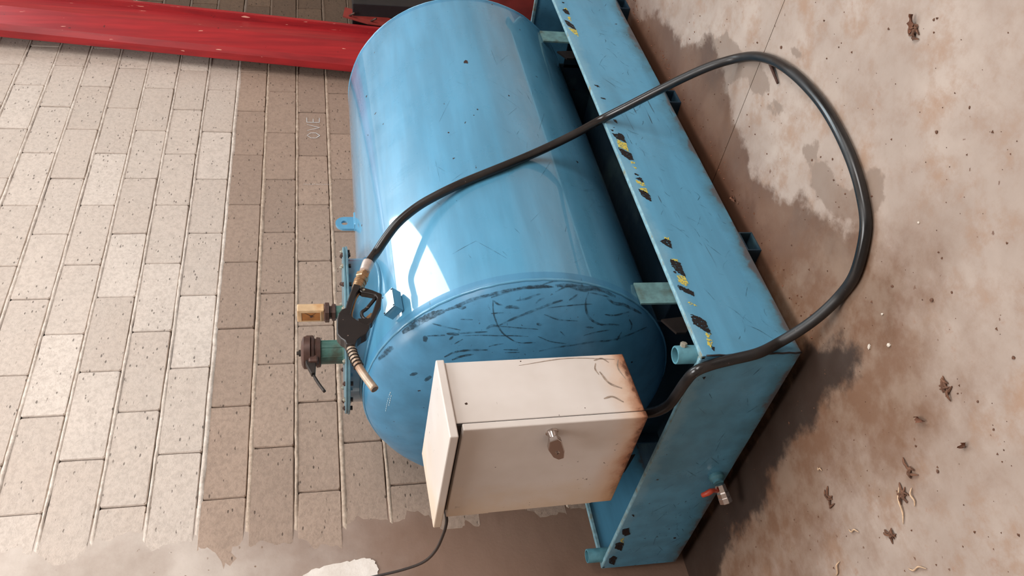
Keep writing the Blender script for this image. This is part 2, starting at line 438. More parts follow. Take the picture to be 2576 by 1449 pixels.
def floor_mat():
    t = NT('stained_concrete_floor'); c = t.coords()
    n = t.noise(c, 2.6, 6, 0.6)
    k = t.mix(t.ramp(n, 0.32, 0.72), srgb(148, 132, 121), srgb(168, 153, 142))
    k = t.mix(t.ramp(t.noise(c, 11.0, 8, 0.72), 0.40, 0.66, 0.0, 0.45), k, srgb(132, 108, 92))
    # rusty ochre blotches and fine speckle
    k = t.mix(t.ramp(t.noise(c, 5.5, 7, 0.68), 0.50, 0.70, 0.0, 0.6), k, srgb(146, 114, 90))
    k = t.mix(t.ramp(t.noise(c, 17.0, 6, 0.7), 0.60, 0.74, 0.0, 0.55), k, srgb(138, 100, 78))
    k = t.mix(t.ramp(t.noise(c, 38.0, 3, 0.5), 0.70, 0.74, 0.0, 0.8), k, srgb(92, 60, 44))
    ab = t.n('ShaderNodeAttribute'); ab.attribute_name = 'brown_dist'
    ag = t.n('ShaderNodeAttribute'); ag.attribute_name = 'grey_dist'
    af = t.n('ShaderNodeAttribute'); af.attribute_name = 'grime_shade_dist'
    wob = t.math('MULTIPLY', t.math('SUBTRACT', t.noise(c, 9.0, 6, 0.65), 0.5), 0.20)
    gd = t.math('ADD', ag.outputs['Fac'], t.math('MULTIPLY', wob, 0.55))
    k = t.mix(t.ramp(gd, 0.004, -0.007, 0.0, 0.82), k, srgb(124, 107, 95))
    bd = t.math('ADD', ab.outputs['Fac'], wob)
    br = t.mix(t.ramp(t.noise(c, 3.4, 7, 0.62), 0.34, 0.66), srgb(72, 52, 41), srgb(100, 76, 60))
    br = t.mix(t.ramp(t.noise(t.coords((1, 1, 1), (0, 0, 2.1)), 5.0, 6, 0.65), 0.50, 0.70, 0.0, 0.6), br, srgb(94, 81, 72))
    k = t.mix(t.ramp(bd, 0.012, -0.03, 0.0, 0.92), k, br)
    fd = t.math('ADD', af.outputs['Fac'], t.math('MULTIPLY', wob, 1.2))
    k = t.mix(t.ramp(fd, 0.30, 0.04, 0.0, 0.55), k, srgb(96, 64, 46))  # grime and contact shade painted together around the tray's foot
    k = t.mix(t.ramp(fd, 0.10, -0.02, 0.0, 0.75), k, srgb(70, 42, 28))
    ao = t.n('ShaderNodeAttribute'); ao.attribute_name = 'oil_shade_dist'
    od = t.math('ADD', ao.outputs['Fac'], t.math('MULTIPLY', wob, 0.9))
    td = t.math('ADD', ao.outputs['Fac'], t.math('MULTIPLY', t.math('SUBTRACT', t.noise(c, 4.2, 8, 0.68), 0.5), 0.75))
    k = t.mix(t.ramp(td, 0.46, 0.06, 0.0, 0.9), k, t.mix(t.ramp(t.noise(t.coords((1, 1, 1), (0, 0, 1.1)), 6.0, 7, 0.68), 0.40, 0.62), srgb(104, 74, 54), srgb(124, 102, 86)))
    k = t.mix(t.ramp(od, 0.016, -0.035, 0.0, 0.92), k, srgb(44, 33, 28))  # oil stain and tray shadow painted as one dark tone
    t.base(k)
    t.set(t.ramp(t.noise(c, 3.0, 5), 0.3, 0.7, 0.42, 0.62), 0.0, 0.35)
    t.bump(t.noise(c, 40, 6, 0.6), 0.12, 0.003); return t.m
M['floor'] = floor_mat()

# ---------------------------------------------------------------- measured outlines (world metres)
SCUFF=[(16, [(0.358, 0.404, 1.068), (0.353, 0.371, 1.051), (0.35, 0.346, 1.036), (0.346, 0.336, 1.028)]), (20, [(0.359, 0.286, 1.003), (0.357, 0.256, 0.976), (0.355, 0.23, 0.949), (0.353, 0.205, 0.92), (0.349, 0.186, 0.89)]), (10, [(0.349, 0.186, 0.89), (0.347, 0.166, 0.857), (0.349, 0.146, 0.823), (0.349, 0.132, 0.79), (0.348, 0.121, 0.756)]), (9, [(0.347, 0.166, 0.857), (0.34, 0.164, 0.844), (0.338, 0.16, 0.832)]), (7, [(0.342, 0.127, 0.763), (0.346, 0.115, 0.729), (0.35, 0.105, 0.694), (0.351, 0.098, 0.651), (0.352, 0.096, 0.608), (0.35, 0.098, 0.583)]), (10, [(0.352, 0.102, 0.69), (0.352, 0.098, 0.651), (0.352, 0.096, 0.616), (0.351, 0.097, 0.59)]), (6, [(0.326, 0.125, 0.695), (0.327, 0.119, 0.667), (0.332, 0.112, 0.642), (0.335, 0.109, 0.624)]), (5, [(0.317, 0.129, 0.638), (0.323, 0.121, 0.628), (0.327, 0.116, 0.613)]), (5, [(0.334, 0.132, 0.756), (0.326, 0.137, 0.746), (0.322, 0.138, 0.731)]), (9, [(0.317, 0.143, 0.726), (0.316, 0.139, 0.705), (0.312, 0.141, 0.684)]), (7, [(0.292, 0.189, 0.739), (0.297, 0.17, 0.704), (0.303, 0.15, 0.659), (0.311, 0.137, 0.616), (0.319, 0.126, 0.58), (0.323, 0.123, 0.558)]), (4, [(0.336, 0.131, 0.758), (0.318, 0.151, 0.758), (0.306, 0.168, 0.754), (0.291, 0.192, 0.742), (0.282, 0.21, 0.729), (0.275, 0.224, 0.71), (0.269, 0.236, 0.688), (0.267, 0.24, 0.669)]), (4, [(0.267, 0.24, 0.669), (0.266, 0.238, 0.629)]), (9, [(0.307, 0.236, 0.884), (0.298, 0.23, 0.849)]), (5, [(0.299, 0.227, 0.849), (0.293, 0.218, 0.812), (0.288, 0.211, 0.771)]), (8, [(0.292, 0.203, 0.775), (0.294, 0.193, 0.761), (0.291, 0.191, 0.741)]), (3, [(0.291, 0.191, 0.741), (0.284, 0.193, 0.684), (0.28, 0.197, 0.626)]), (13, [(0.314, 0.276, 0.943), (0.322, 0.26, 0.94)]), (4, [(0.32, 0.259, 0.936), (0.312, 0.249, 0.91), (0.306, 0.241, 0.888)]), (5, [(0.297, 0.251, 0.876), (0.299, 0.239, 0.866)]), (3, [(0.289, 0.261, 0.861), (0.29, 0.242, 0.838)]), (3, [(0.294, 0.232, 0.839), (0.286, 0.223, 0.787), (0.28, 0.22, 0.742), (0.276, 0.218, 0.693), (0.273, 0.219, 0.653)]), (4, [(0.271, 0.256, 0.764), (0.271, 0.25, 0.747), (0.27, 0.244, 0.723)]), (6, [(0.281, 0.308, 0.887), (0.28, 0.288, 0.86), (0.275, 0.274, 0.819), (0.268, 0.267, 0.767)]), (7, [(0.274, 0.314, 0.865), (0.272, 0.295, 0.835), (0.269, 0.286, 0.804)]), (3, [(0.264, 0.263, 0.721), (0.261, 0.264, 0.677)]), (3, [(0.261, 0.273, 0.716), (0.259, 0.272, 0.673)]), (6, [(0.348, 0.118, 0.476), (0.33, 0.13, 0.485), (0.316, 0.146, 0.486), (0.303, 0.169, 0.477), (0.297, 0.187, 0.458), (0.296, 0.202, 0.429), (0.302, 0.209, 0.395), (0.306, 0.217, 0.369)]), (7, [(0.351, 0.104, 0.527), (0.349, 0.113, 0.492), (0.361, 0.119, 0.451), (0.359, 0.13, 0.422)]), (5, [(0.347, 0.119, 0.472), (0.349, 0.129, 0.44), (0.35, 0.142, 0.406)]), (9, [(0.345, 0.142, 0.415), (0.34, 0.158, 0.39), (0.346, 0.171, 0.358), (0.348, 0.192, 0.325), (0.353, 0.221, 0.284)]), (5, [(0.324, 0.125, 0.539), (0.338, 0.116, 0.512)]), (3, [(0.309, 0.14, 0.602), (0.314, 0.137, 0.543), (0.324, 0.143, 0.465)]), (8, [(0.287, 0.18, 0.632), (0.285, 0.185, 0.617)]), (5, [(0.287, 0.201, 0.484), (0.289, 0.207, 0.456)]), (4, [(0.277, 0.226, 0.484), (0.285, 0.221, 0.442), (0.293, 0.223, 0.401)]), (6, [(0.258, 0.268, 0.615), (0.261, 0.258, 0.568), (0.265, 0.254, 0.515), (0.273, 0.252, 0.453), (0.283, 0.258, 0.388), (0.295, 0.257, 0.346), (0.313, 0.257, 0.302), (0.334, 0.262, 0.263)]), (3, [(0.272, 0.219, 0.624), (0.267, 0.237, 0.585), (0.266, 0.248, 0.535)]), (9, [(0.291, 0.399, 0.98), (0.286, 0.383, 0.96)]), (12, [(0.274, 0.407, 0.937), (0.273, 0.384, 0.921)]), (4, [(0.319, 0.19, 0.847), (0.311, 0.184, 0.813)]), (4, [(0.312, 0.161, 0.763), (0.309, 0.155, 0.729)]), (4, [(0.336, 0.224, 0.923), (0.316, 0.219, 0.883), (0.303, 0.218, 0.846)]), (3, [(0.278, 0.207, 0.559), (0.273, 0.222, 0.542)]), (5, [(0.29, 0.256, 0.363), (0.286, 0.262, 0.371), (0.299, 0.239, 0.357)]), (6, [(0.323, 0.212, 0.334), (0.316, 0.232, 0.323), (0.308, 0.244, 0.326)]), (5, [(0.312, 0.175, 0.423), (0.317, 0.186, 0.389), (0.337, 0.194, 0.335)]), (4, [(0.299, 0.155, 0.612), (0.292, 0.17, 0.57), (0.293, 0.18, 0.509)]), (4, [(0.339, 0.106, 0.58), (0.352, 0.1, 0.549), (0.359, 0.103, 0.51)]), (4, [(0.354, 0.095, 0.623), (0.364, 0.091, 0.592), (0.37, 0.091, 0.558), (0.373, 0.097, 0.516)]), (14, [(0.354, 0.096, 0.579), (0.357, 0.098, 0.541), (0.356, 0.106, 0.503), (0.36, 0.115, 0.463), (0.361, 0.128, 0.426), (0.357, 0.15, 0.384)]), (9, [(0.347, 0.142, 0.81), (0.349, 0.127, 0.776), (0.35, 0.112, 0.728), (0.352, 0.102, 0.687)])]
TAPE_F=[('b', [(0.9728, 0.2717), (0.9689, 0.2544), (0.9763, 0.2481), (0.9673, 0.2358), (0.9438, 0.2349), (0.9182, 0.2361), (0.9316, 0.2483), (0.9449, 0.2651)]), ('y', [(0.9425, 0.2657), (0.9158, 0.2367), (0.8701, 0.2391), (0.8962, 0.2693)]), ('b', [(0.8939, 0.2713), (0.8655, 0.2404), (0.8612, 0.2344), (0.8256, 0.2367), (0.8252, 0.2487), (0.8425, 0.2609), (0.8556, 0.2687)]), ('y', [(0.8164, 0.2497), (0.8146, 0.2361), (0.8058, 0.2371), (0.8076, 0.2493)]), ('y', [(0.7924, 0.2479), (0.7862, 0.2384), (0.7775, 0.2423)]), ('b', [(0.7558, 0.2525), (0.7477, 0.2396), (0.7433, 0.2436), (0.7482, 0.2533)]), ('b', [(0.7283, 0.2561), (0.7349, 0.2432), (0.7309, 0.2346), (0.7058, 0.2355), (0.7181, 0.2452)]), ('y', [(0.722, 0.2593), (0.7059, 0.2349), (0.6894, 0.2342), (0.6932, 0.2468), (0.7095, 0.2586)]), ('y', [(0.6787, 0.2578), (0.6811, 0.2394), (0.6771, 0.2337), (0.6527, 0.2368), (0.6646, 0.2523)]), ('b', [(0.6766, 0.2625), (0.6567, 0.2369), (0.6407, 0.2335), (0.6148, 0.2358), (0.6265, 0.2498), (0.6463, 0.2616)]), ('b', [(0.9952, 0.2718), (0.9924, 0.2614), (0.9826, 0.2669)]), ('b', [(1.0563, 0.2478), (1.0544, 0.2364), (1.0323, 0.2362), (1.0417, 0.2441)]), ('b', [(0.4336, 0.2639), (0.4459, 0.2445), (0.4366, 0.2318), (0.3998, 0.2367), (0.4151, 0.2496)]), ('y', [(0.4522, 0.2448), (0.449, 0.2324), (0.4366, 0.234), (0.4428, 0.2455)]), ('b', [(0.3568, 0.2569), (0.343, 0.2308), (0.3052, 0.2323), (0.2835, 0.2329), (0.3084, 0.2528), (0.3316, 0.2605)]), ('y', [(0.3592, 0.2561), (0.3578, 0.2369), (0.3459, 0.2342), (0.352, 0.2518)]), ('y', [(0.2942, 0.2573), (0.2881, 0.2357), (0.2598, 0.2322), (0.2489, 0.2422), (0.266, 0.26)]), ('b', [(0.255, 0.2678), (0.2378, 0.2417), (0.2265, 0.2285), (0.2092, 0.2331), (0.2271, 0.2537), (0.2383, 0.2668)]), ('y', [(0.1894, 0.2598), (0.1864, 0.2483), (0.1738, 0.2359), (0.1786, 0.2551)]), ('b', [(0.1447, 0.2664), (0.131, 0.2403), (0.1178, 0.2305), (0.0708, 0.2307), (0.0931, 0.2533), (0.1088, 0.2683)]), ('y', [(0.0778, 0.2445), (0.0723, 0.2322), (0.0602, 0.2405), (0.063, 0.2476)]), ('y', [(0.0581, 0.2494), (0.0501, 0.2341), (0.0262, 0.2466), (0.0362, 0.253)]), ('b', [(0.0335, 0.246), (0.0259, 0.2387), (0.0141, 0.243), (0.0214, 0.2463)]), ('b', [(1.8388, 0.2626), (1.8474, 0.2461), (1.8255, 0.2377), (1.7979, 0.2405), (1.8072, 0.2547)]), ('y', [(1.8513, 0.2518), (1.8545, 0.2412), (1.8349, 0.2406), (1.8404, 0.2492)]), ('b', [(1.7521, 0.2724), (1.7429, 0.2589), (1.7133, 0.243), (1.6736, 0.2397), (1.6873, 0.2551), (1.7135, 0.2701)]), ('y', [(1.6888, 0.2691), (1.6724, 0.2394), (1.6219, 0.2413), (1.6387, 0.2533), (1.6651, 0.2616)]), ('y', [(1.7818, 0.2521), (1.7765, 0.2419), (1.7446, 0.2441), (1.7625, 0.253)]), ('b', [(1.907, 0.2482), (1.9046, 0.2404), (1.8942, 0.2433), (1.8982, 0.2484)]), ('b', [(1.2736, 0.2623), (1.272, 0.2481), (1.2596, 0.2439), (1.2588, 0.2543)]), ('b', [(1.1908, 0.258), (1.1868, 0.2432), (1.1796, 0.2416), (1.1813, 0.2532)])]
TAPE_L=[('b', [(0.8907, 0.2732), (0.8831, 0.2521), (0.9298, 0.236), (0.9383, 0.2525), (0.9194, 0.266)]), ('y', [(0.9588, 0.2648), (0.9495, 0.2526), (0.985, 0.2448), (0.9771, 0.2573)]), ('b', [(0.986, 0.2728), (0.979, 0.2598), (0.9912, 0.242), (1.0445, 0.2376), (1.0217, 0.267)]), ('b', [(1.0987, 0.2694), (1.0763, 0.2597), (1.0914, 0.2428), (1.1472, 0.2395), (1.1307, 0.2617)]), ('b', [(0.0874, 0.2532), (0.086, 0.242), (0.0978, 0.2428)]), ('b', [(0.796, 0.2644), (0.7975, 0.2545), (0.8112, 0.2537)])]
BROWN = [(1.846, 0.012), (1.657, -0.103), (1.449, -0.163), (1.221, -0.194), (1.174, -0.28), (1.094, -0.302), (1.02, -0.265), (0.951, -0.234), (0.888, -0.215), (0.831, -0.178), (0.732, -0.187), (0.656, -0.167), (0.586, -0.146), (0.494, -0.166), (0.388, -0.208), (0.36, -0.251), (0.291, -0.274), (0.191, -0.31), (0.113, -0.345), (0.018, -0.335), (-0.025, -0.311), (-0.068, -0.338), (-0.114, -0.329), (-0.155, -0.301), (-0.188, -0.243), (-0.176, -0.187), (-0.145, -0.142), (-0.061, -0.05), (0.056, 0.092), (0.776, 0.496), (1.95, 0.594)]
GREY=[[(1.231, -0.158), (1.202, -0.265), (1.099, -0.307), (1.039, -0.365), (0.914, -0.354), (0.796, -0.398), (0.734, -0.393), (0.666, -0.354), (0.753, -0.303), (0.822, -0.305), (0.909, -0.24), (0.843, -0.167), (0.959, -0.139)], [(0.679, -0.342), (0.615, -0.376), (0.571, -0.359), (0.596, -0.319), (0.639, -0.32)], [(0.441, -0.389), (0.378, -0.409), (0.348, -0.367), (0.297, -0.39), (0.244, -0.364), (0.163, -0.408), (0.096, -0.361), (0.214, -0.284), (0.305, -0.289), (0.367, -0.313), (0.42, -0.34)], [(0.173, -0.468), (0.104, -0.513), (0.065, -0.46), (0.057, -0.395), (0.093, -0.369)], [(0.666, -0.511), (0.583, -0.541), (0.554, -0.523), (0.633, -0.491)]]
D_crumb=[(0.709, -0.485), (0.342, -0.378), (0.368, -0.349), (0.039, -0.667), (0.257, -0.471), (0.296, -0.406), (-0.198, -0.404), (-0.383, -0.321), (-0.002, -0.755), (-0.422, -0.482), (-0.227, -0.457), (-0.489, -0.346), (-0.464, -0.158), (0.263, -0.78), (0.613, -0.033), (0.599, -0.011), (-0.157, -0.488), (0.303, -0.45), (-0.089, -0.336), (-0.427, -0.352), (0.211, -0.831)]
D_pebble=[(-0.132, -0.176), (-0.176, -0.232), (-0.053, -0.496), (-0.11, -0.265)]
D_leaf=[(-0.359, -0.198), (0.26, -0.795), (0.412, -0.489), (-0.47, -0.264), (0.624, -0.007)]
D_clump=[(-0.304, 0.225), (-0.44, -0.023), (0.245, -0.78), (-0.42, -0.081), (-0.348, -0.302), (-0.487, 0.072)]
D_chip=[(-0.456, -0.007), (-0.581, 0.047), (-0.446, 0.322), (-0.226, 0.208), (-0.464, -0.054), (-0.411, 0.193)]
TWIG=[[(0.721, -0.427), (0.648, -0.407)], [(-0.273, 0.097), (-0.413, 0.184)]]
N_BODY=[(0.4724, 1.138), (0.4649, 1.118), (0.4535, 1.1222), (0.4334, 1.1321), (0.3899, 1.1434), (0.355, 1.1508), (0.3434, 1.1461), (0.3316, 1.1354), (0.3216, 1.1218), (0.3135, 1.1055), (0.3245, 1.0961), (0.3001, 1.1005), (0.28, 1.1096), (0.2695, 1.1251), (0.2589, 1.135), (0.25, 1.138), (0.2411, 1.141), (0.2397, 1.1519), (0.2421, 1.1653), (0.2548, 1.169), (0.2643, 1.1796), (0.2793, 1.1888), (0.3033, 1.1898), (0.3333, 1.1887), (0.3561, 1.1842), (0.3712, 1.1747), (0.3768, 1.1648), (0.4021, 1.1586), (0.4379, 1.1491)]
N_GUARD_O=[(0.4692, 1.1222), (0.4697, 1.1106), (0.4519, 1.0852), (0.4357, 1.0592), (0.3896, 1.0646), (0.349, 1.0814), (0.3225, 1.0925), (0.3057, 1.0975), (0.3135, 1.1055), (0.3216, 1.1218), (0.3316, 1.1354), (0.3434, 1.1461)]
N_GUARD=[(0.4666, 1.1179), (0.4519, 1.0852), (0.4357, 1.0592), (0.3896, 1.0646), (0.349, 1.0814), (0.3225, 1.0925), (0.3116, 1.1055), (0.3296, 1.1327), (0.3429, 1.1322), (0.3426, 1.0986), (0.3687, 1.089), (0.4199, 1.0745), (0.4321, 1.0797), (0.4387, 1.1002), (0.4432, 1.1179), (0.4515, 1.1243)]
N_TRIG=[(0.4281, 1.0782), (0.4043, 1.0931), (0.3849, 1.1067), (0.3742, 1.1176), (0.3618, 1.1189), (0.35, 1.1138), (0.3452, 1.1069)]
N_TIP=[(0.348, 1.1119), (0.3688, 1.0932), (0.364, 1.0898), (0.3533, 1.0939), (0.3413, 1.1057), (0.3422, 1.1113)]
N_INNER=[(0.4495, 1.1223), (0.4294, 1.1322), (0.3898, 1.142), (0.3588, 1.1471), (0.3471, 1.1419), (0.3422, 1.135)]
N_SPOUT=[(0.2415, 1.1518), (0.2217, 1.1484), (0.2002, 1.1423), (0.1789, 1.1345), (0.1473, 1.1203), (0.0997, 1.0956)]
N_SWIV=[(0.4721, 1.1264), (0.4991, 1.1188), (0.5264, 1.109), (0.5478, 1.101), (0.5813, 1.0888)]
HOSE = [(0.579, 0.22, 1.09), (0.628, 0.222, 1.067), (0.668, 0.198, 1.036), (0.709, 0.172, 0.998), (0.756, 0.144, 0.934), (0.788, 0.123, 0.87), (0.821, 0.102, 0.793), (0.848, 0.082, 0.714), (0.879, 0.072, 0.645), (0.927, 0.073, 0.57), (0.963, 0.054, 0.485), (1.006, 0.026, 0.384), (1.044, -0.004, 0.297), (1.02, -0.079, 0.222), (0.99, -0.164, 0.142), (0.955, -0.246, 0.068), (0.925, -0.301, 0.016), (0.892, -0.344, -0.031), (0.782, -0.413, -0.031), (0.69, -0.451, -0.031), (0.598, -0.474, -0.031), (0.504, -0.487, -0.031), (0.403, -0.491, -0.031), (0.301, -0.481, -0.031), (0.207, -0.46, -0.031), (0.136, -0.432, -0.031), (0.07, -0.39, -0.031), (0.036, -0.338, -0.031), (0.013, -0.267, -0.031), (0.019, -0.188, -0.03), (0.014, -0.125, -0.001), (0.015, -0.07, 0.031), (0.018, -0.022, 0.066), (-0.014, -0.020, 0.14), (-0.018, -0.003, 0.208), (-0.018, 0.015, 0.257), (-0.024, 0.031, 0.297), (-0.012, 0.089, 0.303), (-0.005, 0.152, 0.306), (0.0, 0.204, 0.312), (0.005, 0.238, 0.333), (0.02, 0.268, 0.365), (0.03, 0.28, 0.425)]

# ---------------------------------------------------------------- setting: floor
FZ = -0.045
TL, TD, TH = 2.2236, 1.1688, 0.28        # tray length, depth, wall height

def poly_sd(px, py, poly):
    """signed distance (negative inside) from points to a polygon, numpy"""
    P = np.array(poly); d = np.full(px.shape, 1e9); ins = np.zeros(px.shape, bool)
    for i in range(len(P)):
        a = P[i]; b = P[(i+1) % len(P)]; e = b-a
        t = np.clip(((px-a[0])*e[0]+(py-a[1])*e[1])/(e@e), 0, 1)
        d = np.minimum(d, np.hypot(px-a[0]-t*e[0], py-a[1]-t*e[1]))
        c = ((a[1] > py) != (b[1] > py)) & (px < (b[0]-a[0])*(py-a[1])/((b[1]-a[1]) or 1e-9)+a[0])
        ins ^= c
    return np.where(ins, -d, d)

def floor_slab(name, x0, x1, par):
    xs = np.unique(np.round(np.concatenate([np.arange(-6, 7.01, 0.5), np.arange(-1.3, 2.41, 0.03), [x0, x1]]), 4))
    xs = xs[(xs >= x0) & (xs <= x1)]
    ys = np.unique(np.round(np.concatenate([np.arange(-6, 1.21, 0.5), np.arange(-1.5, 1.2, 0.03), [1.22]]), 4))
    gx, gy = np.meshgrid(xs, ys, indexing='ij'); nx, ny = gx.shape
    v = np.stack([gx.ravel(), gy.ravel(), np.zeros(gx.size)], 1)
    f = [(i*ny+j, (i+1)*ny+j, (i+1)*ny+j+1, i*ny+j+1) for i in range(nx-1) for j in range(ny-1)]
    # joint side faces
    n = len(v); side = nx-1 if x1 < 3 else 0
    edge = [side*ny+j for j in range(ny)]
    v = np.vstack([v, v[edge]-np.array([0, 0, 0.02])])
    for j in range(ny-1): f.append((edge[j], edge[j+1], n+j+1, n+j))
    o = obj(name, v, f, M['floor'], par, local=True)
    px, py = v[:, 0], v[:, 1]
    for an, val in (('brown_dist', poly_sd(px, py, BROWN)),
                    ('grey_dist', np.min([poly_sd(px, py, g) for g in GREY], axis=0)),
                    ('grime_shade_dist', poly_sd(px, py, [(0, 0), (TL, 0), (TL, TD), (0, TD)])),
                    ('oil_shade_dist', poly_sd(px, py, OIL_SHADE))):
        a = o.data.attributes.new(an, 'FLOAT', 'POINT'); a.data.foreach_set('value', val.astype(np.float32))
    return o

OIL_SHADE = [(0.054, 0.038), (-0.009, -0.067), (-0.08, -0.147), (-0.145, -0.142), (-0.133, 0.066), (-0.11, 0.264), (-0.112, 0.447), (-0.158, 0.57), (-0.114, 0.801), (-0.168, 0.973), (-0.222, 1.162), (-0.092, 1.465), (0.062, 1.302), (0.048, 0.593)]  # oil stain outline, also carrying the tray's painted shadow
floor = root('floor', (0, 0, FZ), kind='structure')
floor_slab('slab', -6.0, 0.7835, floor)
floor_slab('slab', 0.7865, 7.0, floor)
box('joint_filler', (0.77, -6, -0.03), (0.80, 1.2, -0.008), M['wall_core'], floor, local=True)

# ---------------------------------------------------------------- setting: block wall
BL, BH = 0.406407, 0.165521
wall = root('wall_back', (3.04424, 1.2, 1.53898), kind='structure')
wall.rotation_euler = (0, -0.013757, 0)
# wall-local axes: x to the right, y into the wall, z up; face of the blocks at y = 0
box('wall_core', (-9.0, 0.018, -1.62), (3.1, 0.2, 5.9), M['wall_core'], wall, local=True)

box('upper_wall', (-9.0, 0.0, 2.16), (3.1, 0.1, 5.9), M['plaster'], wall, local=True)
box('end_wall', (2.02, 0.0, -1.62), (3.1, 0.1, 2.16), M['plaster'], wall, local=True)

def block_mesh(seed, wd, ht):
    rn = random.Random(seed); n = 20; out = []
    per = []
    hx, hz = wd/2, ht/2; ch = 0.006
    base = [(-hx+ch, -hz), (-hx*.5, -hz), (0, -hz), (hx*.5, -hz), (hx-ch, -hz), (hx, -hz+ch), (hx, 0), (hx, hz-ch), (hx-ch, hz), (hx*.5, hz), (0, hz), (-hx*.5, hz), (-hx+ch, hz), (-hx, hz-ch), (-hx, 0), (-hx, -hz+ch)]
    m = len(base); v = []
    for a, b in base: v.append((a+rn.uniform(-.0014, .0008)*(1 if a > 0 else -1), 0.02, b))
    for a, b in base: v.append((a+rn.uniform(-.0016, .0004)*(1 if a > 0 else -1), 0.004, b+rn.uniform(-.002, .0005)*(1 if b > 0 else -1)))
    for a, b in base: v.append((a-0.0035*(1 if a > 0 else -1 if a < 0 else 0)+rn.uniform(-.0007, .0007), rn.uniform(-.0003, .0003), b-0.0035*(1 if b > 0 else -1 if b < 0 else 0)+rn.uniform(-.0007, .0007)))
    f = []
    for r in range(2):
        for i in range(m): f.append((r*m+i, r*m+(i+1) % m, (r+1)*m+(i+1) % m, (r+1)*m+i))
    f.append(tuple(range(2*m, 3*m)))
    me = bpy.data.meshes.new('brick'); me.from_pydata(v, [], f)
    me.update()
    return me

variants = {}
for key, mt in (('brick_light', 5), ('brick_dark', 5), ('brick_sooty', 3)):  # brick_sooty: blocks with shade put into their colour, not soot
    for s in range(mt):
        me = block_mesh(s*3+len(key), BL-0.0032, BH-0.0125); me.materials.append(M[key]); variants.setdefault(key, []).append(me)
for row in range(-6, 17):
    off = 0.0 if row % 2 else 0.5
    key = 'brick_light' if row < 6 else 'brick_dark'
    for k in range(-5, 8):
        u1 = -(k+off)*BL; uc = u1+BL/2
        if uc > 1.85 or uc < -2.95: continue
        o = bpy.data.objects.new('brick', random.choice(variants['brick_sooty' if uc > 0.55+0.113*(7-row)*BH*0.9 else key])); COL.objects.link(o); o.parent = wall  # brick_sooty here is the shade beyond the red column, not soot
        o.location = (uc, random.uniform(-0.0020, 0.0014), -(row+0.5-7)*BH+random.uniform(-.0012, .0012))
        o.rotation_euler = (random.uniform(-.006, .006), random.uniform(-.004, .004), random.uniform(-.004, .004))
# one sandy mortar bed per course, uneven and smeared over the block edges
for row in range(-6, 17):
    zc = -(row-7)*BH; n = 170; v = []; f = []
    broad = 1.5 if row in (6, 7, 9) else 1.0
    for i in range(n+1):
        u = -2.93+4.94*i/n; tp = min(1.0, max(0.0, (u+2.93)/0.24))
        a = 0.0046+0.0022*mnoise.noise((u*6, row*3.1, 0))+0.0022*mnoise.noise((u*31, row, 4))
        b = 0.0095*broad+0.0045*mnoise.noise((u*7, row*2.7, 9))+0.003*mnoise.noise((u*27, row, 2))
        dy = (-0.0022+0.0022*mnoise.noise((u*14, row*1.3, 5)))*tp+0.004*(1-tp)
        v += [(u, 0.012, zc+a+.001), (u, dy, zc+a-0.0012), (u, dy-0.0006, zc-b*0.55), (u, 0.0015, zc-b)]
    for i in range(n):
        for j in range(3): f.append((4*i+j, 4*i+4+j, 4*i+5+j, 4*i+1+j))
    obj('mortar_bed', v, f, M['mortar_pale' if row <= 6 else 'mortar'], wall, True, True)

# cement render over the left part of the wall, feathered where it meets the blocks
def render_patch():
    nz = 200; nx = 60; v = []; f = []
    for j in range(nz+1):
        z = -1.63+3.9*j/nz
        edge = -2.68+0.012*z+0.05*mnoise.noise((z*2.1, 3, 1))+0.03*mnoise.noise((z*8, 1, 7))
        for i in range(nx+1):
            t = i/nx; u = -8.9+(edge+8.9)*(1-(1-t)**3.2)
            th = 0.0088*min(1, max(0, edge-u)/0.26)**0.8
            v.append((u, 0.0042-th-0.0022*mnoise.noise((u*9, z*9, 2))-0.0016*mnoise.noise((u*28, z*28, 8)), z))
    for j in range(nz):
        for i in range(nx):
            a = j*(nx+1)+i; f.append((a, a+1, a+nx+2, a+nx+1))
    return obj('render_patch', v, f, M['plaster'], wall, True, True)
render_patch()
# remains of white paint on the render (bottom left of the photograph)
def blob(name, pts, mat, par, y):
    P = catmull([(a, 0, b) for a, b in pts]+[(pts[0][0], 0, pts[0][1])], 6)
    P = [(p[0]+random.uniform(-.004, .004), p[2]+random.uniform(-.004, .004)) for p in P[:-1]]
    v, f = prism_vf(P, lambda a, b, t: (a, t, b), y, y+0.004)
    return obj(name, v, f, mat, par, False, True)
wpx = lambda x, z: (x-3.044, z-1.539)
blob('white_paint_patch', [wpx(*p) for p in ((0.03, 1.36), (0.085, 1.345), (0.108, 1.262), (0.118, 1.18), (0.122, 1.135), (0.10, 1.105), (0.06, 1.10), (-0.02, 1.15), (-0.03, 1.3))], M['whitewash'], wall, -0.0075)

# the rest of the garage, out of the picture
box('wall_right', (6.0, -6.0, FZ), (6.2, 1.4, 7.4), M['plaster'])['kind'] = 'structure'
box('wall_left', (-6.2, -6.0, FZ), (-6.0, 1.4, 7.4), M['plaster'])['kind'] = 'structure'
box('wall_front', (-6.2, -6.2, FZ), (6.2, -6.0, 7.4), M['plaster'])['kind'] = 'structure'
box('ceiling', (-6.2, -6.2, 7.4), (6.2, 1.4, 7.6), M['plaster'])['kind'] = 'structure'

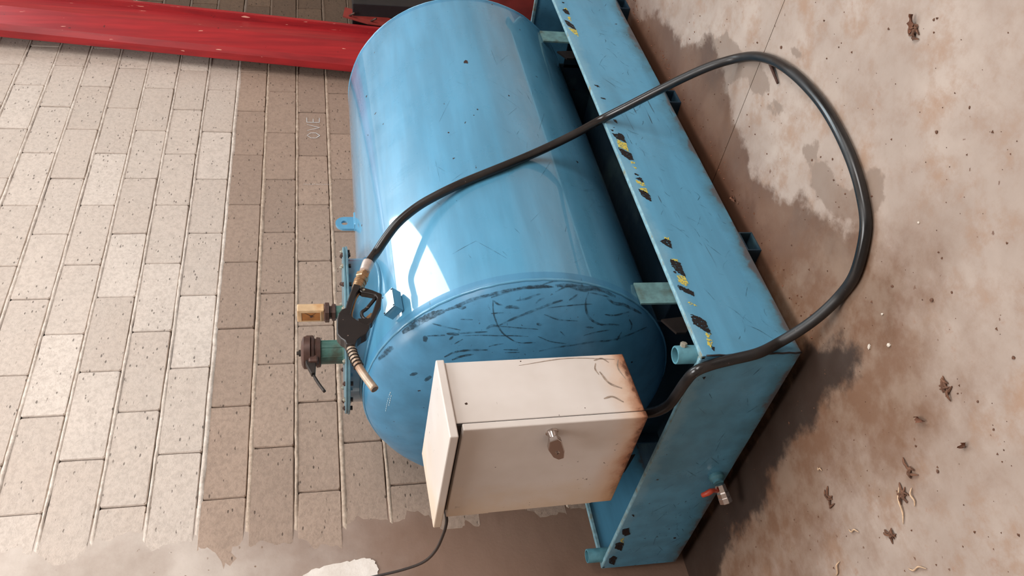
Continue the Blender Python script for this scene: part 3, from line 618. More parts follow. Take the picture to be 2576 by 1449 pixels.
# ---------------------------------------------------------------- containment tray
tray = root('containment_tray', (TL/2, TD/2, FZ), 'long scuffed blue steel spill tray on the floor under the tank, with hazard tape remnants', 'spill tray')
T6 = 0.006
box('front_wall', (0, 0, 0), (TL, T6, TH), M['tray'], tray, 0.001)
box('rear_wall', (0, TD-T6, 0), (TL, TD, TH), M['tray'], tray, 0.001)
box('side_wall', (0, T6, 0), (T6, TD-T6, TH), M['tray'], tray, 0.001)
box('side_wall', (TL-T6, T6, 0), (TL, TD-T6, TH), M['tray'], tray, 0.001)
box('base_plate', (T6, T6, 0.0), (TL-T6, TD-T6, 0.006), M['tray_dark'], tray)
RW = 0.015
box('rim', (0.0, 0.0005, TH-0.012), (TL, RW, TH+0.003), M['rim'], tray, 0.003)
box('rim', (0.0, TD-RW, TH-0.012), (TL, TD-0.0005, TH+0.003), M['rim'], tray, 0.003)
box('rim', (0.0005, RW, TH-0.012), (RW, TD-RW, TH+0.003), M['rim'], tray, 0.003)
box('rim', (TL-RW, RW, TH-0.012), (TL-0.0005, TD-RW, TH+0.003), M['rim'], tray, 0.003)
P = [(-.001+.001*random.uniform(-1, 1), -.001+.001*random.uniform(-1, 1), z) for z in np.linspace(0.0, TH-0.01, 16)]
tag(tube('weld_seam', P, 0.0026, M['weld'], tray, 6), 'rusty dark weld at the near corner')
for x0 in (0.394, 1.178, 1.885):
    w_, h_, t_ = 0.080, 0.045, 0.004
    mb = MB()
    for lo, hi in (((x0, 0.0, FZ), (x0+w_, TD, FZ+t_)), ((x0, 0.0, FZ+h_-t_), (x0+w_, TD, FZ+h_)), ((x0, 0.0, FZ+t_), (x0+t_, TD, FZ+h_-t_)), ((x0+w_-t_, 0.0, FZ+t_), (x0+w_, TD, FZ+h_-t_))):
        mb.add(*box_vf(lo, hi))
    obj('skid_tube', mb.v, mb.f, M['tray_dark'], tray)
def socket(x, y):
    ro, ri = 0.0245, 0.0195
    o = lathe('post_socket', (x, y, TH-0.06), (0, 0, 1), [(0, ro), (0.113, ro), (0.115, ro-.001), (0.115, ri), (0.02, ri), (0.02, 0.001)], M['teal'], tray, 24, caps=False)
    lathe('clamp_nut', (x+0.01, y-0.022 if y < .5 else y+.022, TH+0.035), (0.35, -1 if y < .5 else 1, 0), [(0, .009), (.010, .009), (.011, .006)], M['bolt'], o, 6, smooth=False)
    return o
for x, y in ((0.034, 0.034), (0.034, TD-0.036), (TL-0.034, 0.034), (TL-0.034, TD-0.036)): socket(x, y)
# drain valve low on the left wall
VY, VZ = 0.592, 0.028
lathe('drain_boss', (0.0, VY-0.0, VZ+.012), (-1, 0, 0), [(0, .024), (.010, .024), (.018, .016), (.026, .016)], M['teal'], tray, 20)
dv = lathe('drain_valve', (-0.026, VY+.001, VZ+.010), (-0.75, 0.58, -0.30), [(0, .013), (.004, .017), (.026, .018), (.030, .020), (.044, .020), (.046, .021), (.062, .021), (.064, .019), (.064, .014), (.05, .014)], M['chrome'], tray, 8, smooth=False)
tag(dv, 'chromed ball valve with red handle')
lv = [(-0.044, VY+.012, VZ+.020), (-0.052, VY-.003, VZ+.044), (-0.056, VY+.004, VZ+.060), (-0.052, VY+.020, VZ+.068)]
tag(tube('valve_lever', catmull(lv, 5), [0.007]*6+[0.009]*5+[0.008]*5, M['redhandle'], dv, 8), 'red lever')

# torn remnants of black and yellow hazard tape
def ragged(poly, amp, step=0.004):
    out = []
    for i in range(len(poly)):
        a = np.array(poly[i]); b = np.array(poly[(i+1) % len(poly)]); n = max(1, int(np.linalg.norm(b-a)/step))
        for k in range(n):
            out.append(tuple(a+(b-a)*k/n+RNG.uniform(-amp, amp, 2)))
    return out
for c, poly in TAPE_F:
    P = ragged(poly, 0.0017, 0.003)
    v, f = prism_vf(P, lambda a, b, t: (a, t, b), -0.0009, 0.0003)
    tag(obj('hazard_tape_remnant', v, f, M['tape_black' if c == 'b' else 'tape_yellow'], tray), 'torn black tape scrap' if c == 'b' else 'torn yellow tape scrap')
for c, poly in TAPE_L:
    P = ragged(poly, 0.0014, 0.003)
    v, f = prism_vf(P, lambda a, b, t: (t, a, b), -0.0009, 0.0003)
    tag(obj('hazard_tape_remnant', v, f, M['tape_black' if c == 'b' else 'tape_yellow'], tray), 'torn black tape scrap' if c == 'b' else 'torn yellow tape scrap')

# short dark scratches rubbed into the tray paint
rs = random.Random(31); mb = MB()
for k in range(110):
    x = rs.uniform(0.05, 2.15); z = rs.uniform(0.02, 0.22); a = rs.choice((0.55, 0.7, -0.5, 0.9, 0.2))+rs.uniform(-.35, .35); ll = rs.choice((.008, .012, .02, .035))*rs.uniform(.6, 1.3)
    dx, dz = ll*math.cos(a), ll*math.sin(a); cv_ = rs.uniform(-.2, .2)*ll
    P = catmull([(x-dx, 0, max(.006, z-dz)), (x-cv_*math.sin(a), 0, z+cv_*math.cos(a)), (x+dx, 0, min(.25, z+dz))], 4)
    mb.add(*ribbon_vf(P, [(0, -1, 0)]*len(P), rs.uniform(.0010, .0030), 0.0005))
for k in range(40):
    y = rs.uniform(0.05, 1.1); z = rs.uniform(0.02, 0.24); a = rs.uniform(-.9, .9); ll = rs.uniform(.008, .03)
    P = catmull([(0, y-ll*math.cos(a), max(.006, z-ll*math.sin(a))), (0, y, z), (0, y+ll*math.cos(a), min(.262, z+ll*math.sin(a)))], 4)
    mb.add(*ribbon_vf(P, [(-1, 0, 0)]*len(P), rs.uniform(.0012, .0035), 0.0005))
tag(obj('paint_scratches', mb.v, mb.f, M['scratch'], tray), 'dark scratches in the paint', kind='stuff')

# ---------------------------------------------------------------- storage tank
TY, TZ, TR = 0.5844, 0.6112, 0.4993
HX0, HX1, HD, HP = 0.40, 2.04, 0.17, 2.3
tank = root('storage_tank', (1.2, TY, 0.006), 'large glossy blue horizontal cylindrical fuel tank standing in the long blue tray', 'fuel tank')
prof = []
nseg = 96
def cyl_part(name, ring, mat):
    n = nseg; v = []; f = []
    for x, r in ring:
        for k in range(n):
            a = 2*math.pi*k/n; v.append((x, TY+r*math.cos(a), TZ+r*math.sin(a)))
    for i in range(len(ring)-1):
        for k in range(n): f.append((i*n+k, (i+1)*n+k, (i+1)*n+(k+1) % n, i*n+(k+1) % n))
    return obj(name, v, f, mat, tank, True)
cyl_part('shell', [(HX0+(HX1-HX0)*i/24, TR) for i in range(25)], M['tank'])
def head(x0, s):
    ring = []
    for i in range(41):
        t = math.pi/2*i/40; u = math.sin(t)**(2/HP); v = math.cos(t)**(2/HP) if i < 40 else 0.0004
        ring.append((x0+s*HD*u, TR*v))
    return ring
cyl_part('dished_end', head(HX0, -1), M['head']); cyl_part('dished_end', head(HX1, 1)[::-1], M['head'])
# weld beads
for x, r in ((0.372, None), (HX1+0.028, None)):
    u = (HX0-x if x < 1 else x-HX1)/HD; rr = TR*(1-u**HP)**(1/HP)
    P = []
    for k in range(121):
        a = 2*math.pi*k/120; q = rr+0.0004*math.sin(k*7.3)
        P.append((x+0.0008*math.sin(k*3.7), TY+q*math.cos(a), TZ+q*math.sin(a)))
    tube('weld_bead', P, 0.0045, M['tank'], tank, 8)
# cradles
def cradle(xc):
    n = 14; poly = []
    y0c, y1c = 0.205, 2*TY-0.205
    ya, yb = 0.33, 2*TY-0.33
    top = []
    for i in range(n+1):
        y = ya+(yb-ya)*i/n
        top.append((y, TZ-math.sqrt(TR*TR-(y-TY)**2)+0.002))
    poly = [(ya, 0.006), (yb, 0.006)]+top[::-1]
    prism('cradle_web', poly, lambda a, b, t: (xc+t, a, b), -0.004, 0.004, M['tray_dark'], tank)
    for y in (y0c, y1c):
        z = TZ-math.sqrt(TR*TR-(y-TY)**2)
        foot = box('cradle_foot', (xc-0.044, y-0.008, 0.006), (xc+0.044, y+0.0, z), M['saddle' if y < TY else 'tray_dark'], tank, 0.001)  # rear foot darker: shade under the tank put into its colour
        sg = 1 if y < TY else -1
        box('foot_web', (xc-0.004, min(y, y+sg*.14), 0.006), (xc+0.004, max(y, y+sg*.14), 0.16), M['tray_dark'], foot)
        prism('gusset', [(0.035, 0.11), (0.105, 0.17), (0.105, 0.20), (0.05, 0.232)], lambda a, b, t: (xc-0.045-a, y+t, b), 0.01, 0.018, M['dark_metal'], tank)
cradle(0.417); cradle(1.985)
# manhole
MX, MY = 0.64, TY
n = 64; v = []; f = []
for i, zz in enumerate((None, 1.150)):
    for k in range(n):
        a = 2*math.pi*k/n; x = MX+0.24*math.cos(a); y = MY+0.24*math.sin(a)
        v.append((x, y, (TZ+math.sqrt(TR*TR-(y-TY)**2)-0.006) if zz is None else zz))
for k in range(n): f.append((k, (k+1) % n, n+(k+1) % n, n+k))
obj('manhole_neck', v, f, M['tank'], tank, True)
P = []
for k in range(n+1):
    a = 2*math.pi*k/n; x = MX+0.242*math.cos(a); y = MY+0.242*math.sin(a); P.append((x, y, TZ+math.sqrt(TR*TR-(y-TY)**2)+0.003))
tube('neck_weld', P, 0.006, M['tank'], tank, 8)
lathe('neck_flange', (MX, MY, 1.1475), (0, 0, 1), [(0, .278), (0.001, .280), (.006, .280), (.007, .279)], M['flange'], tank, 64)
lid = lathe('manhole_lid', (MX, MY, 1.1555), (0, 0, 1), [(0, .276), (.001, .2775), (.006, .2775), (.0075, .275)], M['flange'], tank, 64)
for k in range(20):
    a = 2*math.pi*(k+0.5)/20; x = MX+0.262*math.cos(a); y = MY+0.262*math.sin(a)
    lathe('lid_bolt', (x, y, 1.1625), (0, 0, 1), [(0, .0075), (.005, .0075), (.006, .004), (.009, .0035)], M['bolt'] if k % 2 else M['brown_metal'], lid, 6, smooth=False)
    lathe('lid_nut', (x, y, 1.139), (0, 0, 1), [(0, .007), (.009, .007)], M['blacksteel'], lid, 6, smooth=False)
# level gauge with a yellowed plastic window block
GX = 0.722
lathe('gauge_pipe', (GX, MY, 1.160), (0, 0, 1), [(0, .023), (.030, .023)], M['green'], tank, 20)
g1 = lathe('gauge_nipple', (GX, MY, 1.186), (0, 0, 1), [(0, .027), (.003, .029), (.013, .029), (.015, .022), (.021, .022), (.023, .034), (.036, .034), (.040, .028)], M['brown_metal'], tank, 8, smooth=False)
gb = box('gauge_block', (GX-.0165, MY-.028, 1.225), (GX+.0165, MY+.028, 1.314), M['ivory'], tank, 0.003)
tag(gb, 'yellowed plastic gauge block')
gf = MB()
xf = GX-.0165
for lo, hi in (((xf-.0018, MY-.023, 1.234), (xf, MY+.024, 1.239)), ((xf-.0018, MY-.023, 1.300), (xf, MY+.024, 1.305)), ((xf-.0018, MY-.023, 1.239), (xf, MY-.019, 1.300)), ((xf-.0018, MY+.020, 1.239), (xf, MY+.024, 1.300))): gf.add(*box_vf(lo, hi))
obj('window_frame', gf.v, gf.f, M['ivory'], gb)
box('gauge_window', (xf-.0008, MY-.019, 1.239), (xf+.002, MY+.020, 1.300), M['amber'], gb)
obj('needle', *ribbon_vf([(xf-.0012, MY-.018, 1.290), (xf-.0012, MY-.003, 1.268), (xf-.0012, MY-.018, 1.252)], [(-1, 0, 0)]*3, 0.003), M['brown_metal'], gb)
lathe('float_spindle', (xf-.0008, MY-.002, 1.268), (-1, 0, 0), [(0, .0045), (.003, .0045)], M['brown_metal'], gb, 10)
# fill coupling: green pipe, brown cast cap, lever
CX = 0.546
fp = lathe('fill_pipe', (CX, MY, 1.160), (0, 0, 1), [(0, .042), (.004, .045), (.008, .039), (.080, .039)], M['green'], tank, 28)
tag(fp, 'green fill pipe')
for a in (3.6, 4.4, 5.2):
    obj('pipe_rib', *box_vf((CX+.039*math.cos(a)-.0015, MY+.039*math.sin(a)-.0015, 1.168), (CX+.039*math.cos(a)+.0015, MY+.039*math.sin(a)+.0015, 1.236)), M['green'], fp)
cp = lathe('coupling_body', (CX, MY, 1.236), (0, 0, 1), [(0, .041), (.002, .048), (.014, .050), (.016, .045), (.020, .045), (.022, .051), (.029, .053), (.031, .050)], M['brown_metal'], tank, 32)
cc = lathe('coupling_cap', (CX, MY, 1.268), (0, 0, 1), [(0, .049), (.002, .054), (.022, .053), (.026, .048), (.030, .038), (.032, .016)], M['brown_metal'], tank, 32)
lathe('cap_nut', (CX-.004, MY-.004, 1.299), (0, 0, 1), [(0, .011), (.007, .011), (.008, .006), (.014, .0055)], M['dark_metal'], cc, 6, smooth=False)
box('cap_lug', (CX+.030, MY-.018, 1.258), (CX+.062, MY+.014, 1.288), M['brown_metal'], cc, 0.006)
box('cap_lug', (CX-.060, MY-.030, 1.244), (CX-.030, MY-.004, 1.276), M['brown_metal'], cc, 0.006)
prism('lever_plate', [(CX-.040, 1.284), (CX-.060, 1.284), (CX-.104, 1.266), (CX-.100, 1.254), (CX-.052, 1.252)], lambda a, b, t: (a, MY-.008+t, b), -.014, .004, M['dark_metal'], cc, 0.002)
tube('cap_lever', catmull([(CX-.094, MY-.010, 1.262), (CX-.115, MY-.010, 1.254), (CX-.140, MY-.010, 1.242), (CX-.168, MY-.010, 1.226)], 4), [.0045]*4+[.0052]*9, M['dark_metal'], cc, 8)
# lifting lug
hole = [(1.180+.0125*math.cos(a), 1.147+.0125*math.sin(a)) for a in np.linspace(0, 2*math.pi, 24, endpoint=False)]
outer = []
for a in np.linspace(0, 2*math.pi, 24, endpoint=False):
    c, s_ = math.cos(a), math.sin(a)
    if s_ >= 0: outer.append((1.180+.034*c, 1.147+.034*s_))
    else: outer.append((1.180+.034*(1 if c > 0 else -1)*min(1, abs(c)*1.7), 1.147+max(-.052, s_*.052*1.05)))
v = []; f = []
for t in (-.005, .005):
    v += [(a, TY+t, b) for a, b in outer]+[(a, TY+t, b) for a, b in hole]
for k in range(24):
    k2 = (k+1) % 24
    f += [(k, k2, 24+k2, 24+k), (48+k2, 48+k, 72+k, 72+k2), (k2, k, 48+k, 48+k2), (24+k, 24+k2, 72+k2, 72+k)]
lug = obj('lifting_lug', v, f, M['tank'], tank)
box('lug_foot', (1.144, TY-.03, 1.098), (1.216, TY+.008, 1.114), M['tank'], lug, 0.004)
# folded plate holder riveted to the shell below the nozzle
pc = [(0.498, 0.240, 1.026), (0.422, 0.237, 1.023), (0.418, 0.274, 1.052), (0.492, 0.276, 1.054)]
a_, b_, c_, d_ = [np.array(q) for q in pc]
pn = np.cross(b_-a_, d_-a_); pn /= np.linalg.norm(pn)
if pn[1] > 0: pn = -pn
v = [a_, b_, c_, d_]+[q-pn*0.0025 for q in (a_, b_, c_, d_)]
f = [(0, 1, 2, 3), (7, 6, 5, 4), (0, 4, 5, 1), (1, 5, 6, 2), (2, 6, 7, 3), (3, 7, 4, 0)]
hp = obj('nozzle_rest_plate', v, f, M['tank'], tank)
for q0, q1, dn in ((a_, b_, 0.034), (d_, a_, 0.034), (b_, c_, 0.034)):
    v = [q0, q1, q1-pn*dn, q0-pn*dn]; ins = (a_+b_+c_+d_)/4
    w2 = [(p+(ins-p)*0.03) for p in v]
    obj('plate_flange', v+w2, [(0, 1, 2, 3), (7, 6, 5, 4), (0, 4, 5, 1), (1, 5, 6, 2), (2, 6, 7, 3), (3, 7, 4, 0)], M['tank'], hp)
for q in (a_, b_, c_, d_):
    p = q+((a_+b_+c_+d_)/4-q)*0.13
    lathe('rivet', p-pn*0.0005, pn, [(0, .0028), (.0014, .0026), (.002, .0012)], M['weld'], hp, 8)
# bracket tab that carries the cabinet
box('cabinet_bracket', (0.118, 0.42, 0.70), (0.255, 0.47, 0.712), M['tank'], tank, 0.002)
box('cabinet_bracket', (0.118, 0.35, 0.50), (0.258, 0.40, 0.512), M['tank'], tank, 0.002)

def head_normal(p):
    u = max(0.0, (HX0-p[0])/HD); vy = (p[1]-TY); vz = (p[2]-TZ); rho = math.hypot(vy, vz)/TR
    gx = -(u**(HP-1))/HD; gr = rho**(HP-1)/TR
    q = np.array([gx, gr*vy/(rho*TR), gr*vz/(rho*TR)]); return q/np.linalg.norm(q)
def head_project(p):
    u = max(0.0, (HX0-p[0])/HD); rho = math.hypot(p[1]-TY, p[2]-TZ)/TR
    if u <= 0: k = TR/math.hypot(p[1]-TY, p[2]-TZ); return np.array([p[0], TY+(p[1]-TY)*k, TZ+(p[2]-TZ)*k])
    k = (u**HP+rho**HP)**(-1/HP)
    return np.array([HX0-u*k*HD, TY+(p[1]-TY)*k, TZ+(p[2]-TZ)*k])
sc = MB()
for wmm, pl_ in SCUFF:
    P = catmull(pl_, 6) if len(pl_) > 2 else [np.array(pl_[0])+(np.array(pl_[1])-np.array(pl_[0]))*t for t in np.linspace(0, 1, 7)]
    P = [head_project(p) for p in P]
    sc.add(*ribbon_vf(P, [head_normal(p) for p in P], wmm*0.00105, 0.0008))
tag(obj('scuff_marks', sc.v, sc.f, M['scuff'], tank), 'dark rubbed scuffs', kind='stuff')
rs = random.Random(77); mb = MB()
for k in range(60):
    th_ = rs.uniform(-2.9, -0.5); x = rs.uniform(0.45, 1.6)**1.0; ll = rs.choice((.01, .016, .03, .06))*rs.uniform(.6, 1.2); a = rs.choice((0.2, .9, -.7))+rs.uniform(-.4, .4)
    th_ = math.pi+rs.uniform(-0.55, 0.75)
    P = []
    for t in np.linspace(-1, 1, 7):
        q = th_+ll*math.sin(a)*t/TR; P.append(np.array([x+ll*math.cos(a)*t, TY+TR*math.cos(q), TZ+TR*math.sin(q)]))
    N = [np.array([0, p[1]-TY, p[2]-TZ])/TR for p in P]
    mb.add(*ribbon_vf(P, N, rs.uniform(.0009, .0022), 0.0006))
tag(obj('shell_scratches', mb.v, mb.f, M['scratch'], tank), 'fine dark scratches', kind='stuff')
# bare chips in the shell paint
sp = MB()
for (x, y, z), r in (((1.551, 0.09, 0.687), .0105), ((1.229, 0.09, 0.686), .0035), ((1.322, 0.087, 0.557), .0035), ((1.431, 0.353, 1.055), .003)):
    nn = np.array([0, y-TY, z-TZ]); nn /= np.linalg.norm(nn); c = np.array([x, TY, TZ])+nn*(TR+.0006)
    e1 = np.array([1, 0, 0.]); e2 = np.cross(nn, e1)
    ring = [c+(e1*math.cos(a)*1.2+e2*math.sin(a)*0.8)*r*random.uniform(.75, 1.2) for a in np.linspace(0, 2*math.pi, 14, endpoint=False)]
    sp.add(ring, [tuple(range(14))])
tag(obj('paint_chips', sp.v, sp.f, M['chip'], tank), 'bare brown chips in the paint', kind='stuff')

# hand-drawn letters as strokes in a unit box
GLY = {'T': [[(0, 1), (1, 1)], [(.5, 1), (.5, 0)]], 'R': [[(.1, 0), (.1, 1), (.8, .9), (.8, .6), (.1, .5)], [(.4, .5), (.9, 0)]],
       'A': [[(0, 0), (.5, 1), (1, 0)], [(.2, .4), (.8, .4)]], 'S': [[(.9, .9), (.4, 1), (.1, .75), (.8, .35), (.6, 0), (.05, .1)]],
       'F': [[(.1, 0), (.1, 1), (.9, 1)], [(.1, .55), (.7, .55)]], 'E': [[(.9, 0), (.1, 0), (.1, 1), (.9, 1)], [(.1, .5), (.7, .5)]],
       'I': [[(.5, 0), (.5, 1)]], 'V': [[(0, 1), (.5, 0), (1, 1)]], 'U': [[(.1, 1), (.1, .2), (.5, 0), (.9, .2), (.9, 1)]],
       'O': [[(.5, 1), (.1, .7), (.1, .3), (.5, 0), (.9, .3), (.9, .7), (.5, 1)]]}
def write(word, place, wd, ht, pitch, stroke):
    mb = MB()
    for i, ch in enumerate(word):
        for st in GLY[ch]:
            Q = []
            for k in range(len(st)-1):
                for t in np.linspace(0, 1, 4, endpoint=False): Q.append((st[k][0]+(st[k+1][0]-st[k][0])*t, st[k][1]+(st[k+1][1]-st[k][1])*t))
            Q.append(st[-1])
            P, N = zip(*[place(i*pitch+a*wd, b*ht) for a, b in Q])
            mb.add(*ribbon_vf(list(P), list(N), stroke, 0.0009))
    return mb
def on_head(y0, z0, sl):
    def pl_(s, t):
        p = head_project((0.30-t*0.2, y0-s, z0+t+sl*s)); return p, head_normal(p)
    return pl_
mb = write('TRASFERIRE', on_head(0.585, 1.045, -0.10), 0.0072, 0.014, 0.0102, 0.0020)
m2 = write('VUOTO', on_head(0.552, 1.022, -0.05), 0.0078, 0.013, 0.0108, 0.0020)
mb.add(m2.v, m2.f)
tag(obj('chalk_writing', mb.v, mb.f, M['chalk_blue'], tank), 'chalked words TRASFERIRE VUOTO', kind='stuff')
def on_wall(x0, z0):
    return lambda s, t: (np.array([x0+s-3.04424, -0.0026, z0+t-1.53898]), (0, -1, 0))
mb = write('OVE', on_wall(2.585, 1.252), 0.058, 0.068, 0.074, 0.0032)
tag(obj('chalk_writing', mb.v, mb.f, M['chalk'], wall, local=True), 'chalk letters OVE on a block', kind='stuff')
mb = MB()
for i in range(22):
    z = 1.338-0.145*i/22; x = 2.183+random.uniform(-.003, .003)
    mb.add(*ribbon_vf([(x-3.044, -.0026, z-1.539), (x-3.044+random.uniform(.004, .012), -.0026, z-1.539-random.uniform(-.002, .004))], [(0, -1, 0)]*2, 0.0016))
tag(obj('chalk_scribble', mb.v, mb.f, M['chalk'], wall, local=True), 'thin line of tiny white marks', kind='stuff')

# ---------------------------------------------------------------- control cabinet
cab = root('pump_cabinet', (-0.090, 0.127, 0.418), 'cream metal cabinet with rusting lower edges hung on the end of the tank', 'cabinet')
rw = np.array([0.022, -0.038, 0.025]); th = np.linalg.norm(rw)
cab.rotation_mode = 'QUATERNION'
from mathutils import Quaternion
cab.rotation_quaternion = Quaternion(Vector(rw/th), th)
CWX, CWY, CHZ = 0.219, 0.392, 0.496
def cl(name, lo, hi, mat, par, bev=0.0): return box(name, lo, hi, mat, par, bev, True)
cl('cabinet_body', (0.0245, 0.004, 0.0), (CWX, CWY-.004, CHZ), M['cream'], cab, 0.003)
door = cl('door', (0.0, 0.0, 0.0), (0.0205, CWY, CHZ-.015), M['cream'], cab, 0.003)
cl('door_gasket', (0.0195, 0.006, 0.004), (0.0255, CWY-.006, CHZ), M['blackplastic'], cab)
hood = cl('hood', (-0.022, -0.006, CHZ), (CWX+.002, CWY+.012, CHZ+.022), M['cream'], cab, 0.003)
lathe('escutcheon', (0.001, 0.034, 0.252), (-1, 0, 0), [(0, .016), (.002, .0165), (.004, .0135), (.022, .0105), (.023, .009)], M['chrome'], door, 28, local=True)
hd = prism('handle', [(0.020, .246), (0.029, .267), (0.060, .265), (0.090, .246), (0.101, .230), (0.096, .216), (0.070, .219), (0.030, .235)], lambda a, b, t: (-.018+t-(a-.024)*.10, a, b), -.014, 0.0, M['chrome'], door, 0.0025, True)
lathe('lock', (-0.0365, 0.072, 0.238), (-1, 0, 0), [(0, .0055), (.0015, .0055), (.002, .0045)], M['chrome'], hd, 16, local=True)
cl('keyhole', (-0.0392, 0.0685, 0.2372), (-0.0380, 0.0755, 0.2388), M['weld'], hd)
cl('mounting_tab', (0.2185, 0.022, 0.440), (0.230, 0.030, 0.467), M['tank'], cab, 0.001)
cl('hinge', (0.004, CWY-.002, 0.06), (0.022, CWY+.008, 0.12), M['cream'], door, 0.002)
cl('hinge', (0.004, CWY-.002, 0.36), (0.022, CWY+.008, 0.42), M['cream'], door, 0.002)
# scuffed grime marks on the front side near the lower corner
gm = MB()
for pts, wmm in ([[(.10, .04), (.12, .07), (.16, .085)], 10], [[(.15, .09), (.17, .095), (.19, .088)], 7], [[(.055, .05), (.075, .075), (.07, .10)], 9], [[(.19, .05), (.205, .065), (.20, .09)], 8], [[(.20, .03), (.212, .16), (.196, .30)], 4], [[(.13, .02), (.17, .03), (.2, .02)], 6]):
    P = catmull([(a, 0.004, b) for a, b in pts], 5); gm.add(*ribbon_vf(P, [(0, -1, 0)]*len(P), wmm*0.0006, 0.0006))
tag(obj('scrape_marks', gm.v, gm.f, simple('brown_scrape', srgb(168, 148, 132), 0.6, 0, .2, 90), cab, local=True), 'brown scrape marks', kind='stuff')

# ---------------------------------------------------------------- fuel nozzle (hangs in the plane y = 0.22)
NY = 0.212
noz = root('fuel_nozzle', (0.36, NY, 1.10), 'black hand fuel nozzle with metal spout leaning against the tank manhole', 'fuel nozzle')
fxz = lambda a, b, t: (a, NY+t, b)
nb = prism('nozzle_body', N_BODY, fxz, -0.017, 0.017, M['blackplastic'], noz, 0.006)
prism('trigger_guard', N_GUARD, fxz, -0.010, 0.010, M['blackplastic'], noz, 0.003)
tube('trigger', catmull([(a, NY, b) for a, b in N_TRIG], 5), 0.0052, M['blackplastic'], noz, 10)
prism('latch', N_TIP, fxz, -0.004, 0.004, M['brass'], noz, 0.001)
tube('grip_edge', catmull([(a, NY, b) for a, b in N_INNER], 5), 0.0032, M['brass'], noz, 8)
sp_ = catmull([(a, NY, b) for a, b in N_SPOUT], 6)
n_ = len(sp_)
st = tube('spout', sp_, [0.0125-0.0015*min(1, i/(n_*.5)) for i in range(n_)], M['spout'], noz, 16)
for i in (3, 6, 9, 12, 15, 18):
    c = sp_[i]; d = sp_[i+1]-sp_[i-1]; x, y, z = frame_of(d)
    P = [c+(x*math.cos(a)+y*math.sin(a))*0.0131 for a in np.linspace(0, 2*math.pi, 17)]
    tube('spring_coil', P, 0.0016, M['dark_metal'], st, 6)
d = sp_[-1]-sp_[-2]; d /= np.linalg.norm(d)
lathe('spout_mouth', sp_[-1]-d*.002, d, [(0, .0095), (.0026, .0095)], M['dark_metal'], st, 16)
lathe('guard_rivet', (0.452, NY-.010, 1.110), (0, -1, 0), [(0, .004), (.002, .0035)], M['bolt'], noz, 10)
a0 = np.array([0.4721, NY, 1.1264]); a1 = np.array([0.5478, NY, 1.1010]); ax = (a1-a0)/np.linalg.norm(a1-a0); L_ = np.linalg.norm(a1-a0)
sw = lathe('swivel', a0-ax*.012, ax, [(0, .0155), (.020, .0165), (.021, .018), (.026, .018), (.027, .0165), (.034, .0165), (.035, .019), (.040, .019), (.041, .017), (.050, .017)], M['brass'], noz, 28)
lathe('hex_nut', a0+ax*.038, ax, [(0, .018), (.002, .0205), (.016, .0205), (.018, .016), (.024, .010), (.032, .010)], M['brass'], noz, 6, smooth=False)
lathe('hose_ferrule', a0+ax*.068, ax, [(0, .010), (.002, .0155), (.030, .0175), (.040, .0175), (.041, .015)], M['ferrule'], noz, 24)
for q, wmm in (((0.285, 1.176), 9), ((0.268, 1.163), 6), ((0.30, 1.150), 4)):
    pass

# ---------------------------------------------------------------- hose
HOSE[0] = (0.574, NY, 1.0915)
hose = recentre(tube('fuel_hose', catmull(HOSE, 8), 0.0143, M['hose'], None, 16))
tag(hose, 'long black rubber hose draped over the tank and looped on the floor', 'hose')

# ---------------------------------------------------------------- power cable
cable = recentre(tube('power_cable', catmull([(-0.070, 0.46, 0.925), (-0.085, 0.52, 0.906), (-0.100, 0.545, 0.900), (-0.104, 0.58, 0.899), (-0.103, 0.64, 0.903), (-0.093, 0.74, 0.913), (-0.068, 0.86, 0.938), (-0.030, 0.98, 0.995), (0.005, 1.08, 1.07), (0.02, 1.13, 1.13), (0.022, 1.16, 1.22), (0.02, 1.175, 1.35), (0.018, 1.18, 1.6)], 6), 0.0046, M['blackplastic'], None, 8))
tag(cable, 'thin black power cable curving from the cream cabinet to the wall', 'cable')

# ---------------------------------------------------------------- red column and things beyond the tank
col = root('steel_column', (3.14, 1.10, FZ), 'tall red folded steel column leaning slightly in front of the block wall', 'column')
lean = 0.113
def colpt(u, v, s): return (3.171-lean*(1.05-0.0)+u*0.985+lean*s, 1.05-v, s)
PROF = [(-0.002, -0.075), (0.0, -0.035), (0.012, 0.0), (0.150, 0.036), (0.330, 0.010), (0.333, 0.044), (0.358, 0.044), (0.360, -0.075)]
s0, s1 = FZ, 3.7
nst = 2
def strip(name, idx, mat):
    v = []; f = []
    for s in (s0, s1):
        for u, w_ in idx: v.append(colpt(u, w_, s))
    n = len(idx)
    for i in range(n-1): f.append((i, i+1, n+i+1, n+i))
    return obj(name, v, f, mat, col)
cv, cf = [], []
pr = PROF+[(u-(.004 if u > .17 else -.004), v-.004) for u, v in PROF[::-1]]
for s in (s0, s1): cv += [colpt(u, v_, s) for u, v_ in pr]
n = len(pr)
cf = [(i, (i+1) % n, n+(i+1) % n, n+i) for i in range(n)]+[tuple(range(n-1, -1, -1)), tuple(range(n, 2*n))]
obj('folded_profile', cv, cf, M['red'], col)
